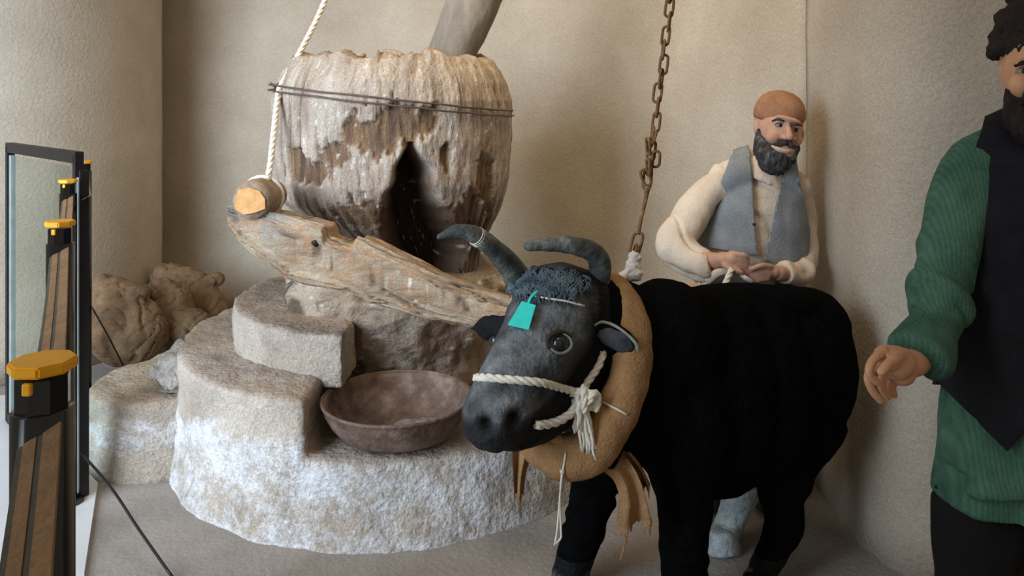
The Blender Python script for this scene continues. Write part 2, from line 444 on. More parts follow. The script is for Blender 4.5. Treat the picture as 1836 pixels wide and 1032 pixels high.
SPOTS = [(.12, 1.33, .05, .05), (-.02, 1.33, .05, .06), (.28, .95, .10, .06), (-.12, .98, .12, .05), (.33, 1.0, .05, .06), (-.42, 1.17, .07, .06), (-.22, 1.2, .06, .05), (-.08, 1.27, .10, .06), (.05, 1.31, .07, .07), (-.3, 1.13, .05, .04), (.40, 1.08, .05, .10), (.2, 1.2, .02, .04), (-.36, 1.12, .08, .03)]
nu, nz = 360, 230; bm = bmesh.new(); rings = []; info = {}
for j in range(nz + 1):
    z = .60 + (1.565 - .60) * j / nz; r, sh = prof(z); ring = []
    for i in range(nu):
        a = 2 * math.pi * i / nu; dth = (a - FD + math.pi) % (2 * math.pi) - math.pi
        th = dth * r
        p = Vector((math.cos(a), math.sin(a), 0))
        q = Vector((math.cos(a) * 3, math.sin(a) * 3, z))
        gr = fb(Vector((q.x * 5, q.y * 5, z * 1.2)), 1.5, 4)                 # vertical grain
        rr = r + .003 * gr + .010 * fb(q, 1.6, 4) + .005 * fb(q, 9, 3)
        cr = abs(noise.noise(Vector((q.x * 2.2, q.y * 2.2, z * .7 + 5))))
        crack = (1 - sstep(0, .035, cr)) * sstep(-.1, .3, noise.noise(Vector((q.x, q.y, z * 2))))
        rr -= .009 * crack
        rot = 0
        for (tx, tz, sx, sz) in SPOTS:
            rot = max(rot, math.exp(-((th - tx) / sx) ** 2 - ((z - tz) / sz) ** 2))
        rot = sstep(.28, .5, rot * 1.1 + .5 * fb(Vector((q.x * 3, q.y * 3, z * 4)), 2.2, 5) * (1 if rot > .03 else .75))
        rr -= .018 * rot
        cv = cavity(th, z); rr -= .24 * cv * min(1, r / .45)
        zz = z
        if z > 1.5: zz += .03 * (noise.noise(Vector((q.x * 1.3, q.y * 1.3, 9))) ) * sstep(1.5, 1.565, z) + .014 * noise.cell(Vector((q.x * 3, q.y * 3, 2))) * sstep(1.53, 1.56, z)
        c = MC + p * rr + Vector((sh, 0, zz)); v = bm.verts.new(c); ring.append(v)
        col = mixc((170, 152, 138), (200, 187, 174), .5 + .9 * fb(q, 3.0, 5))
        col = mixc(col, (140, 128, 120), .8 * (1 - sstep(.85, 1.05, z)))  # shade of the underside painted into the lower wood
        col = mixc(col, mixc((146, 114, 82), (96, 72, 58), .5 + 1.2 * fb(Vector((q.x * 6, q.y * 6, z * 4)), 1.5, 3)), rot * .82)
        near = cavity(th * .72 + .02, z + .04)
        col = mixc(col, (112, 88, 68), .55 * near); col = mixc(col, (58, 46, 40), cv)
        col = mixc(col, (96, 78, 64), crack * .7)
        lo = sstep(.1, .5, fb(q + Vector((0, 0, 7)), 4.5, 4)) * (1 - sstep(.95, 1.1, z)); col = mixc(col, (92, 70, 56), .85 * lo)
        fl = sstep(.5, .6, noise.noise(Vector((q.x * 12, q.y * 12, z * 30)))); col = mixc(col, (226, 220, 214), fl * .8)
        info[len(info)] = col
    rings.append(ring)
for a, b in zip(rings, rings[1:]):
    for k in range(nu): bm.faces.new((a[k], a[(k + 1) % nu], b[(k + 1) % nu], b[k]))
# crumbled rim falling inwards to a hollow
prev = rings[-1]
for (rf, dz) in ((.9, .012), (.8, .0), (.7, -.06), (.55, -.16), (.3, -.22), (.02, -.24)):
    cur = []
    for i in range(nu):
        a = 2 * math.pi * i / nu
        c = prev[i].co; base = rings[-1][i].co
        p = MC + (base - MC) * rf; p.z = base.z + dz + .03 * noise.noise(Vector((math.cos(a) * 6, math.sin(a) * 6, rf * 9)))
        cur.append(bm.verts.new(p)); info[len(info)] = mixc((186, 166, 150), (160, 132, 112), .5 + noise.noise(Vector((math.cos(a) * 9, math.sin(a) * 9, rf * 14))))
    for k in range(nu): bm.faces.new((prev[k], prev[(k + 1) % nu], cur[(k + 1) % nu], cur[k]))
    prev = cur
bm.faces.new(prev); bm.faces.new(rings[0][::-1])
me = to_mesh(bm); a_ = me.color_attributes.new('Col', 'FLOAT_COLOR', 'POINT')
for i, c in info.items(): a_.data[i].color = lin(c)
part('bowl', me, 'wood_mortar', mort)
# crumbs of wood lying along the broken rim
for (x, y, s) in ((600, 103, .05), (640, 98, .045), (700, 93, .06), (740, 99, .04), (560, 108, .04)):
    bm = bmesh.new(); ell(bm, P(x, y + 6, 3.0), (s, s * .7, s * .42), Matrix.Rotation(random.uniform(-.4, .4), 3, 'Y'), 2)
    me = to_mesh(bm); displace(me, lambda c, n: .012 * fb(c, 24, 3)); paint(me, lambda c, n: mixc((176, 154, 138), (200, 186, 172), .5 + fb(c, 20)))
    part('wood_crumb', me, 'wood_mortar', mort)
# rough plinth under the wood
bm = bmesh.new(); rings = []; nu = 160; nz = 60
for j in range(nz + 1):
    t = j / nz; z = .27 + .43 * t; r = .385 + .085 * sstep(.25, .8, t) - .04 * sstep(.88, 1, t)
    ring = []
    for i in range(nu):
        a = 2 * math.pi * i / nu; q = Vector((math.cos(a), math.sin(a), z * 1.5))
        rr = r + .035 * fb(q, 2.2, 5) + .012 * fb(q, 9, 4)
        cr = abs(noise.noise(q * 3.2 + Vector((3, 0, 0)))); rr -= .012 * (1 - sstep(0, .05, cr))
        ring.append(bm.verts.new((MC.x + .03 + rr * math.cos(a), MC.y + rr * math.sin(a), z + .015 * fb(q, 3) * (1 if j == nz else 0))))
    rings.append(ring)
for a, b in zip(rings, rings[1:]):
    for k in range(nu): bm.faces.new((a[k], a[(k + 1) % nu], b[(k + 1) % nu], b[k]))
bm.faces.new(rings[0][::-1]); bm.faces.new(rings[-1])
me = to_mesh(bm)
def basecol(c, n):
    col = mixc((162, 145, 128), (196, 181, 164), .5 + 1.0 * fb(c, 6, 5))
    cr = abs(noise.noise(c * 9 + Vector((3, 0, 0))))
    col = mixc(col, (112, 92, 76), (1 - sstep(0, .06, cr)) * .6)
    col = mixc(col, (88, 72, 62), sstep(.25, .5, fb(c + Vector((4, 2, 0)), 7, 3)) * sstep(.52, .6, c.z) * .8)
    return mixc(col, (222, 214, 206), sstep(.5, .56, noise.noise(c * 40)))
paint(me, basecol); part('plinth', me, 'stone', mort)
# binding wires
for dz in (0, -.022):
    pts = []
    for k in range(90):
        a = 2 * math.pi * k / 90
        z = 1.412 + dz - .11 * math.cos(a) * .5 + .004 * noise.noise(Vector((math.cos(a) * 4, math.sin(a) * 4, dz * 50)))
        r = .503 + (.004 if dz else 0)
        pts.append(MC + Vector((r * math.cos(a), r * math.sin(a), z)))
    bm = bmesh.new(); tube(bm, pts, .0036, 6, closed=True); part('binding_wire', bm, 'wire', mort, 'thin dark wire bound round the rim')
bm = bmesh.new()
tube(bm, [P(486, 150, 3.1), P(500, 158, 3.06), P(514, 154, 3.03)], .006, 6, smooth=4); tube(bm, [P(490, 162, 3.1), P(500, 154, 3.05), P(512, 163, 3.03)], .006, 6, smooth=4); tube(bm, [P(498, 150, 3.05), P(506, 166, 3.04)], .008, 6)
part('wire_tie', bm, 'wire', mort)

# pestle
bm = bmesh.new(); A, B = P(797, 128, 3.3), P(1020, -402, 3.3); path = [A.lerp(B, t / 30) for t in range(31)]
tube(bm, path, [.098 + .012 * math.sin(i * .15) + (.006 if i > 8 else 0) for i in range(31)], 40)
me = to_mesh(bm); displace(me, lambda c, n: .006 * fb(Vector((c.x * 6, c.y * 6, c.z)), 3, 4))
solo('pestle', me, 'wood_grey', 'thick grey wooden pestle leaning in the mouth of the mortar', 'pestle')

# ================================================================== BEAM
TOP = [(422, 376), (470, 371), (530, 385), (594, 402), (651, 424), (690, 440), (740, 464), (790, 490), (850, 511), (915, 530), (985, 552), (1040, 570)]
BOT = [(422, 414), (450, 440), (490, 470), (525, 498), (560, 509), (640, 520), (672, 539), (720, 552), (770, 566), (845, 582), (905, 596), (1040, 622)]
def pl(tab, x):
    for (x0, y0), (x1, y1) in zip(tab, tab[1:]):
        if x <= x1: return y0 + (y1 - y0) * (x - x0) / (x1 - x0)
    return tab[-1][1]
T_, B_ = [], []
for k in range(310):
    x = 422 + 2 * k; d = 2.74 - .31 * k / 309
    T_.append(P(x, pl(TOP, x), d)); B_.append(P(x, pl(BOT, x), d - .03))
bm = bmesh.new(); seg = 110; rings = []; n = len(T_); cols = []
for i in range(n):
    c = (T_[i] + B_[i]) / 2; h = (T_[i] - B_[i]) / 2
    t = (T_[min(i + 1, n - 1)] + B_[min(i + 1, n - 1)] - T_[max(i - 1, 0)] - B_[max(i - 1, 0)]).normalized()
    dv = t.cross(h).normalized(); dv = dv if dv.y > 0 else -dv
    ring = []; u = i / n
    for k in range(seg):
        a = 2 * math.pi * k / seg; ca, sa = math.cos(a), math.sin(a); e = .34
        sx = math.copysign(abs(ca) ** e, ca); sy = math.copysign(abs(sa) ** e, sa)
        q = Vector((u * 5, sx * 1.2, sy * 1.2))
        d = .010 * fb(Vector((u * 3, sx * 4, sy * 4)), 1.6, 5) + .005 * fb(Vector((u * 14, sx * 9, sy * 9)), 1.0, 3)
        g = abs(noise.noise(Vector((u * 2.4 + 2, sx * 2.6 + u * 2, sy * 2.6)))); crack = 1 - sstep(0, .05, g); g2 = abs(noise.noise(Vector((u * 5 + 7, sx * 5 + u * 4, sy * 3)))); crack = max(crack, .8 * (1 - sstep(0, .045, g2)) * sstep(0, .3, noise.noise(Vector((u * 7, sx * 2, 3)))))
        d -= .016 * crack
        xp = 422 + 2 * i; nd = .036 * sstep(592, 599, xp) * (1 - sstep(640, 652, xp)) * sstep(.35, .75, sx)
        pos = c + h * sx + dv * (.07 * sy) - Vector((0, 0, nd)); out = (h * sx + dv * (.07 * sy)).normalized()
        ring.append(bm.verts.new(pos + out * d))
        col = mixc((164, 142, 120), (190, 172, 150), .5 + fb(Vector((u * 6, sx * 3, sy * 3)), 1.5, 4))
        col = mixc(col, (150, 148, 146), .8 * (1 - sstep(.1, .22, u)) * sstep(-.2, .5, sx))
        col = mixc(col, (186, 142, 104), sstep(.1, .5, fb(Vector((u * 9 + 4, sx * 3, sy * 2)), 1.3, 3)) * .6)
        col = mixc(col, (92, 72, 56), crack * .75)
        col = mixc(col, (234, 228, 216), sstep(.32, .45, noise.noise(Vector((u * 60, sx * 14, sy * 10)))) * math.exp(-((u - .52) / .07) ** 2) * sstep(-.8, -.3, -abs(sx + .1)))
        cols.append(col)
    rings.append(ring)
for a, b in zip(rings, rings[1:]):
    for k in range(seg): bm.faces.new((a[k], a[(k + 1) % seg], b[(k + 1) % seg], b[k]))
bm.faces.new(rings[0][::-1]); bm.faces.new(rings[-1])
me = to_mesh(bm); a_ = me.color_attributes.new('Col', 'FLOAT_COLOR', 'POINT')
for i, c in enumerate(cols): a_.data[i].color = lin(c)
BEAM = BVHTree.FromPolygons([v.co.copy() for v in me.vertices], [tuple(p.vertices) for p in me.polygons])
beam = solo('drive_beam', me, 'wood_beam', 'weathered cracked wooden beam with a notch, slanting across the front of the mortar', 'beam')
def hit(bvh, x, y, off=0.0):
    d = (P(x, y, 1) - CAM).normalized(); l, n, i, s = bvh.ray_cast(CAM, d)
    if l is None: return None, None
    return l + n * off, n
hp, hn = hit(BEAM, 565, 436)
bm = bmesh.new(); tube(bm, [hp - hn * .01, hp + hn * .002], .013, 12)
part('peg_hole', bm, 'leather', beam, 'dark round peg hole')

# round log stub on the beam end, tied by the rope
lg = thing('log_stub', 'short round log stub with an orange cut face resting on the beam end', 'log', P(450, 385, 2.7))
A, B = P(449, 360, 2.62), P(486, 348, 2.86)
bm = bmesh.new(); tube(bm, [A.lerp(B, t / 8) for t in range(9)], [.060, .067, .069, .069, .068, .067, .066, .064, .05], 24)
me = to_mesh(bm); displace(me, lambda c, n: .004 * fb(c, 14)); part('log_body', me, 'bark', lg)
ax = (A - B).normalized(); bm = bmesh.new(); fr = frames([A, A + ax])[0]
ring = []
for k in range(9):
    a = 2 * math.pi * k / 9; r = .054 * (1 + .12 * math.sin(k * 2.3)) ; ring.append(A + ax * .004 + fr[1] * r * math.cos(a) * .85 + fr[2] * r * math.sin(a))
va = [bm.verts.new(p) for p in ring]; vb = [bm.verts.new(p + ax * .006) for p in ring]
bm.faces.new(va[::-1]); bm.faces.new(vb)
for k in range(9): bm.faces.new((va[k], va[(k + 1) % 9], vb[(k + 1) % 9], vb[k]))
part('cut_face', bm, 'cut_wood', lg, 'fresh orange cut face', smooth=False)

# hanging rope
rp = thing('hanging_rope', 'white twisted rope hanging past the mortar rim down to the log stub', 'rope', P(478, 330, 2.78))
bm = bmesh.new(); rope_mesh(bm, [P(860, -720, 3.3), P(660, -200, 3.25), P(583, 0, 3.2), P(545, 80, 3.12), P(512, 140, 3.04), P(500, 165, 3.0), P(492, 230, 2.9), P(484, 300, 2.8), P(478, 326, 2.77)], .0115)
part('rope_line', bm, 'rope', rp)
bm = bmesh.new(); kc = P(474, 328, 2.76)
for k in range(4):
    a = k * .8; pts = [kc + Vector((.02 * math.cos(t + a), .018 * math.sin(t) , .012 * math.sin(t * 1.3 + a) + .003 * k)) for t in [i * .55 for i in range(12)]]
    tube(bm, pts, .008, 6, smooth=2)
part('knot', bm, 'rope', rp)
bm = bmesh.new(); c = A.lerp(B, .55); n3 = frames([A, B])[0]
tube(bm, [c + n3[1] * .072 * math.cos(t * math.pi / 12) + n3[2] * .072 * math.sin(t * math.pi / 12) for t in range(24)], .007, 6, closed=True)
part('loop', bm, 'rope', rp)

# ================================================================== IRON BOWL
BC = Vector(((712 - CX) / F * 2.62, 2.62, .27))
ib = thing('iron_bowl', 'wide rusty iron bowl on the platform shelf below the ox muzzle', 'bowl', BC)
bm = bmesh.new(); nu = 72
PR = [(.0, .004), (.10, .004), (.15, .012), (.19, .035), (.222, .075), (.238, .108), (.247, .132), (.250, .137), (.243, .139), (.234, .134), (.226, .108), (.21, .078), (.18, .042), (.145, .022), (.10, .013), (0, .012)]
rings = []
for r, z in PR[1:-1]:
    rings.append([bm.verts.new(BC + Vector((r * math.cos(2 * math.pi * k / nu), r * math.sin(2 * math.pi * k / nu), z + .003 * math.sin(2 * math.pi * k / nu * 3)))) for k in range(nu)])
for a, b in zip(rings, rings[1:]):
    for k in range(nu): bm.faces.new((a[k], a[(k + 1) % nu], b[(k + 1) % nu], b[k]))
bm.faces.new(rings[0][::-1]); bm.faces.new(rings[-1])
me = to_mesh(bm); displace(me, lambda c, n: .0025 * fb(c, 18)); part('bowl_shell', me, 'iron', ib)
bm = bmesh.new(); tube(bm, [BC + Vector((.247 * math.cos(t * math.pi / 36), .247 * math.sin(t * math.pi / 36), .137)) for t in range(72)], .006, 8, closed=True)
part('rim', bm, 'iron', ib)
bm = bmesh.new()
ell(bm, BC + Vector((.07, -.03, .03)), (.11, .09, .028)); ell(bm, BC + Vector((.11, -.02, .045)), (.06, .05, .02)); ell(bm, BC + Vector((-.02, -.06, .026)), (.07, .06, .015))
me = remesh(bm, .006, 3); displace(me, lambda c, n: .009 * fb(c, 24, 4))
solo('press_cake', me, 'residue', 'pale crumbly lump of residue lying in the rusty iron bowl', 'residue')

# ================================================================== OX
ox = thing('stuffed_ox', 'black stuffed ox with curved horns, roped muzzle and tan padded collar', 'ox', (.5, 2.25, 0))
bm = bmesh.new()
ell(bm, P(1135, 690, 2.15), (.19, .19, .21)); ell(bm, P(1195, 630, 2.17), (.17, .17, .20)); ell(bm, P(1225, 745, 2.15), (.145, .16, .22))
ell(bm, P(1285, 700, 2.25), (.20, .20, .30)); ell(bm, P(1350, 690, 2.30), (.20, .20, .285)); ell(bm, P(1412, 655, 2.36), (.20, .20, .245))
ell(bm, P(1390, 730, 2.32), (.16, .15, .22)); ell(bm, P(1448, 592, 2.36), (.125, .14, .13)); ell(bm, P(1330, 545, 2.30), (.24, .10, .06)); ell(bm, P(1190, 560, 2.2), (.11, .10, .095))
tube(bm, [P(1150, 650, 2.16), P(1090, 600, 2.12), P(1030, 560, 2.06)], [.19, .16, .12], 20, smooth=4, round_caps=True)
tube(bm, [P(1090, 760, 2.14), P(1060, 690, 2.08), P(1030, 640, 2.02)], [.12, .11, .09], 20, smooth=4, round_caps=True)
def leg(pts, rad): tube(bm, pts, rad, 16, smooth=5, round_caps=False)
def hoof(c, r): tube(bm, [c + Vector((0, -.012, .07)), c + Vector((0, -.018, .03)), c + Vector((0, -.022, .002))], [r * .85, r, r * 1.12], 14)
leg([P(1225, 800, 2.12), P(1228, 905, 2.07), P(1226, 960, 2.05), P(1228, 1040, 2.05), Vector((.452, 2.05, .05))], [.12, .075, .066, .062, .055]); hoof(Vector((.452, 2.045, 0)), .062)
leg([P(1080, 790, 2.2), P(1064, 880, 2.24), P(1052, 930, 2.25), P(1030, 1000, 2.25), Vector((.17, 2.25, .05))], [.10, .068, .062, .056, .05]); hoof(Vector((.165, 2.245, 0)), .058)
leg([P(1420, 740, 2.34), P(1405, 850, 2.29), P(1402, 905, 2.27), P(1408, 940, 2.27), P(1385, 985, 2.25), P(1366, 1030, 2.23), Vector((.70, 2.22, .04))], [.16, .085, .06, .055, .045, .04, .042]); hoof(Vector((.695, 2.21, 0)), .052)
ell(bm, P(1424, 943, 2.29), (.028, .03, .03))
leg([P(1350, 800, 2.42), P(1330, 870, 2.46), P(1318, 910, 2.48), P(1305, 945, 2.47), Vector((.66, 2.45, .06))], [.12, .06, .048, .045, .04]); hoof(Vector((.655, 2.44, 0)), .05)
# head
tube(bm, [P(1003, 548, 2.04), P(985, 588, 1.98), P(962, 628, 1.92), P(930, 672, 1.865), P(905, 712, 1.825), P(888, 746, 1.80)], [.114, .118, .106, .090, .080, .080], 24, smooth=5, round_caps=True)
tube(bm, [P(1025, 640, 2.02), P(1005, 690, 1.97), P(965, 735, 1.90), P(920, 757, 1.84)], [.098, .088, .074, .066], 20, smooth=5, round_caps=True)
ell(bm, P(1003, 503, 2.06), (.095, .07, .045)); ell(bm, P(1045, 530, 2.06), (.07, .07, .07)); ell(bm, P(955, 520, 2.04), (.055, .06, .055))
ell(bm, P(885, 768, 1.795), (.072, .06, .045)); ell(bm, P(862, 748, 1.785), (.032, .03, .035)); ell(bm, P(915, 752, 1.775), (.036, .03, .035))
ell(bm, P(1003, 603, 1.945), (.045, .04, .034)); ell(bm, P(905, 612, 1.98), (.03, .04, .03)); ell(bm, P(970, 590, 1.945), (.095, .06, .08)); ell(bm, P(915, 690, 1.82), (.07, .05, .06))
# ears
Er = P(1106, 606, 1.97)
rot = Matrix.Rotation(math.radians(30), 3, 'Y')
tube(bm, [P(1060, 592, 2.0), P(1078, 598, 1.98), P(1106, 608, 1.96), P(1130, 620, 1.95), P(1143, 630, 1.95)], [.020, .030, .040, .030, .012], 16, smooth=4, flat=(1, .5), round_caps=True)
tube(bm, [P(918, 590, 2.02), P(895, 588, 2.03), P(868, 588, 2.05), P(848, 588, 2.06)], [.022, .036, .034, .012], 16, smooth=4, flat=(1, .5), round_caps=True)
me = remesh(bm, .0075, 12)
nost = [P(868, 757, 1.74), P(923, 752, 1.74)]
def oxd(c, n):
    d = .0025 * fb(c, 26, 3)
    for q in nost:
        w = math.exp(-(((c.x - q.x) / .017) ** 2 + ((c.z - q.z) / .018) ** 2)) if c.y < 1.86 else 0
        d -= .03 * w
    # mouth line
    if c.y < 1.9 and c.x < .06:
        zl = .606 + .02 * (c.x + .05); d -= .006 * math.exp(-((c.z - zl) / .006) ** 2)
    # folds on legs
    if c.z < .3: d += .004 * math.sin(c.z * 90 + 6 * noise.noise(c * 9)) * sstep(-.3, .4, noise.noise(c * 7))
    return d
displace(me, oxd)
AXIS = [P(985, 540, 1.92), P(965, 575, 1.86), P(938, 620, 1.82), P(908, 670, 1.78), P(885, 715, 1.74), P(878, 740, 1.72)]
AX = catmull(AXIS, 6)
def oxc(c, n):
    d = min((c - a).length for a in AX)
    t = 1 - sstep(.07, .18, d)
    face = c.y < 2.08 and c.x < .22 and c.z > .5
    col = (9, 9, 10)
    if face: col = mixc((20, 21, 24), (142, 147, 149), t * (.75 + .5 * fb(c, 12, 3)))  # dusty grey face; cheek shade is painted into the dark end
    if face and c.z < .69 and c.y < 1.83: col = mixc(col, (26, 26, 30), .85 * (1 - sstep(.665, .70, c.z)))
    for q in nost:
        if c.y < 1.86: col = mixc(col, (9, 9, 10), math.exp(-(((c.x - q.x) / .018) ** 2 + ((c.z - q.z) / .019) ** 2)))
    # pale stockings
    far_hind = c.y > 2.36 and c.z < .29 and .55 < c.x < .78
    if far_hind: col = mixc(col, (176, 186, 188), 1 - sstep(.22, .30, c.z + .03 * fb(c, 14)))
    elif c.z < .07: col = mixc(col, (108, 112, 116), .8 * sstep(-.2, .4, fb(c, 15)))
    elif c.z < .33 and c.x < .5: col = mixc(col, (40, 42, 48), sstep(0, .6, fb(c, 9)))
    return col
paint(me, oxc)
OXT = BVHTree.FromPolygons([v.co.copy() for v in me.vertices], [tuple(p.vertices) for p in me.polygons])
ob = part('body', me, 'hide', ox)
ob.data.materials.append(M['fur'])
for p_ in ob.data.polygons:
    c_ = p_.center + ORG[ox.name]
    if not (c_.y < 2.1 and c_.x < .25 and c_.z > .5) and c_.z > .10 and not (c_.y > 2.36 and c_.z < .33 and .55 < c_.x < .78): p_.material_index = 1
def H(x, y, off=.0, dflt=2.0):
    p, n = hit(OXT, x, y, off); return p if p is not None else P(x, y, dflt)
bm = bmesh.new(); tube(bm, [P(938, 512, 2.05), P(922, 488, 2.02), P(902, 462, 1.98), P(876, 438, 1.94), P(848, 419, 1.91), P(818, 414, 1.89), P(788, 424, 1.88)], [.036, .034, .029, .025, .021, .016, .007], 16, smooth=5, round_caps=True)
me = to_mesh(bm); displace(me, lambda c, n: .002 * fb(c, 30)); hl = part('horn', me, 'horn', ox)
p = P(857, 425, 1.92); bm = bmesh.new(); t_ = (P(848, 419, 1.91) - P(876, 438, 1.94)).normalized(); f3 = frames([p, p + t_])[0]
for s in (-.006, .0, .006): tube(bm, [p + t_ * s + f3[1] * .0225 * math.cos(k * math.pi / 8) + f3[2] * .0225 * math.sin(k * math.pi / 8) for k in range(16)], .002, 6, closed=True)
part('string_tie', bm, 'string', hl, 'pale string tied round the horn')
bm = bmesh.new(); tube(bm, [P(1068, 522, 2.07), P(1074, 495, 2.06), P(1075, 470, 2.05), P(1060, 450, 2.03), P(1025, 440, 2.0), P(985, 437, 1.98), P(948, 441, 1.96)], [.033, .031, .029, .026, .023, .019, .012], 16, smooth=5, round_caps=True)
me = to_mesh(bm); displace(me, lambda c, n: .002 * fb(c, 30)); part('horn', me, 'horn', ox)
# eyes
ec = H(1003, 616, -.006)
bm = bmesh.new(); ell(bm, ec - Vector((0, -.003, 0)), .019); e1 = part('eye', bm, 'eye_dark', ox)
def arc(a0, a1, rx, ry, off, rad, m, lab=None):
    pts = [H(1003 + rx * math.cos(math.radians(a)), 616 + ry * math.sin(math.radians(a)), off) for a in [a0 + (a1 - a0) * k / 14 for k in range(15)]]
    bm = bmesh.new(); tube(bm, pts, [rad * (.35 + .65 * math.sin(math.pi * k / 14)) for k in range(15)], 6); part('eyelid', bm, m, e1, lab)
arc(-75, 150, 19, 17, .005, .0042, 'eye_rim', 'pale crescent of the lower eyelid')
arc(150, 330, 23, 20, .004, .0065, 'leather')
ec2 = OXT.find_nearest(P(890, 625, 2.03))[0]; bm = bmesh.new(); ell(bm, ec2, .022); part('eye', bm, 'eye_dark', ox)
# ear lining and pale rim
bm = bmesh.new(); pts = [H(x, y, .004) for x, y in ((1070, 596), (1090, 602), (1115, 614), (1134, 625))]
tube(bm, pts, [.008, .022, .024, .008], 12, smooth=3, flat=(1, .18)); part('ear_lining', bm, 'ear_in', ox, 'greyish inside of the ear')
bm = bmesh.new(); tube(bm, [H(1064, 583, .003), H(1078, 577, .003), H(1100, 584, .003), H(1122, 598, .003), H(1139, 615, .003), H(1143, 630, .003)], [.003, .004, .004, .004, .005, .006], 6, smooth=4); part('ear_rim', bm, 'eye_rim', ox, 'pale edge of the ear')
# forelock
bm = bmesh.new(); rr = random.Random(3)
for k in range(420):
    a = rr.uniform(0, 6.28); r = math.sqrt(rr.random())
    x, y = 985 + 62 * r * math.cos(a), 508 + 26 * r * math.sin(a)
    dx, dy = rr.uniform(-22, 10), rr.uniform(10, 27); pts = []
    for j in range(5):
        t = j / 4; q, nn = hit(OXT, x + dx * t + 5 * math.sin(t * 4 + k), y + dy * t)
        if q is None: break
        pts.append(q + nn * (.004 + .016 * math.sin(t * 2.6 + .2)) + Vector((0, 0, 0)))
    if len(pts) == 5: tube(bm, pts, [.0024, .003, .0028, .002, .0006], 4)
part('forelock', bm, 'forelock', ox, 'tousled blue-grey forelock', kind='stuff')
# tail behind the rump
bm = bmesh.new(); tube(bm, [P(1470, 600, 2.5), P(1472, 700, 2.53), P(1450, 800, 2.54), P(1430, 850, 2.54)], [.03, .02, .016, .03], 10, smooth=5, round_caps=True); part('tail', bm, 'fur', ox)

# halter
hal = thing('halter_rope', 'white cotton halter rope knotted round the ox muzzle with a frayed end', 'rope', H(1040, 705, .01))
bm = bmesh.new(); pts = [H(x, y, .007) for x, y in ((868, 679), (900, 681), (935, 683), (970, 685), (1000, 692), (1030, 702))]
pts = [P(853, 677, pts[0].y + .06)] + pts
rope_mesh(bm, pts, .0095); part('nose_band', bm, 'rope', hal)
bm = bmesh.new(); rope_mesh(bm, [H(1036, 704, .01), H(1052, 680, .01), H(1068, 655, .01), H(1082, 628, .008)], .0095); part('cheek_strap', bm, 'rope', hal)
bm = bmesh.new(); rope_mesh(bm, [H(1032, 712, .01), H(1018, 738, .012), H(990, 755, .01), H(955, 760, .01)], .0105); part('chin_strap', bm, 'rope', hal)
kc = H(1040, 708, .018); bm = bmesh.new()
rope_mesh(bm, [kc + Vector(v) for v in ((-.035, 0, .008), (-.01, -.018, .02), (.02, -.015, .008), (.015, -.008, -.02), (-.012, -.02, -.015), (-.02, -.018, .012))], .0095)
rope_mesh(bm, [kc + Vector(v) for v in ((-.03, -.004, -.012), (0, -.03, -.004), (.018, -.024, .018), (.03, -.01, -.002), (.022, -.012, -.03))], .0095)
rope_mesh(bm, [kc + Vector(v) for v in ((-.005, -.01, .03), (-.006, -.034, .006), (-.004, -.026, -.026))], .009)
part('knot', bm, 'rope', hal)
bm = bmesh.new(); rr = random.Random(5)
def tassel(x0, y0, x1, y1, n, spread, rad, lenj):
    d0 = H(x0, y0, .02, 1.9).y - .012
    for k in range(n):
        ox_, dz = rr.uniform(-spread, spread), rr.uniform(-.012, .012)
        e = rr.uniform(.8, 1.0 + lenj)
        pts = [P(x0 + ox_ * .4 / .00135, y0, d0 + dz * .4)]
        for j in range(1, 6):
            t = j / 5 * e
            pts.append(P(x0 + (x1 - x0) * t + (ox_ * (.6 + .5 * t) + .003 * math.sin(j * 2.3 + k)) / .00135, y0 + (y1 - y0) * t, d0 + dz))
        tube(bm, pts, [rad, rad, rad * 1.1, rad, rad * .9, rad * .5], 5)
tassel(1042, 718, 1059, 828, 46, .017, .0042, .05); tassel(1036, 716, 1036, 772, 22, .012, .004, .1)
part('frayed_end', bm, 'rope', hal)

# tag
tg = thing('tag', 'small turquoise paper tag hanging on the ox forehead', 'tag', H(940, 590, .01))
cs = [H(941, 549, .012), H(964, 555, .012), H(950, 599, .012), H(917, 591, .012)]
cen = sum(cs, Vector()) / 4; nn = (cs[1] - cs[0]).cross(cs[2] - cs[1]).normalized(); nn = nn if nn.y < 0 else -nn
cen += nn * .006
bm = bmesh.new(); fl = [c - nn * (c - cen).dot(nn) for c in cs]
va = [bm.verts.new(c) for c in fl]; vb = [bm.verts.new(c + nn * .002) for c in fl]
bm.faces.new(va); bm.faces.new(vb[::-1])
for k in range(4): bm.faces.new((va[k], va[(k + 1) % 4], vb[(k + 1) % 4], vb[k]))
part('card', bm, 'teal', tg, smooth=False)
bm = bmesh.new(); tube(bm, [fl[0].lerp(fl[1], .5) + nn * .003, H(957, 541, .02), H(966, 533, .022)], .004, 6, smooth=3); part('loop', bm, 'teal', tg)
bm = bmesh.new(); tube(bm, [H(x, y, .018) for x, y in ((960, 538), (985, 543), (1010, 546), (1040, 553))], .0025, 6, smooth=4); part('string', bm, 'string', tg, 'thin white string across the forehead')

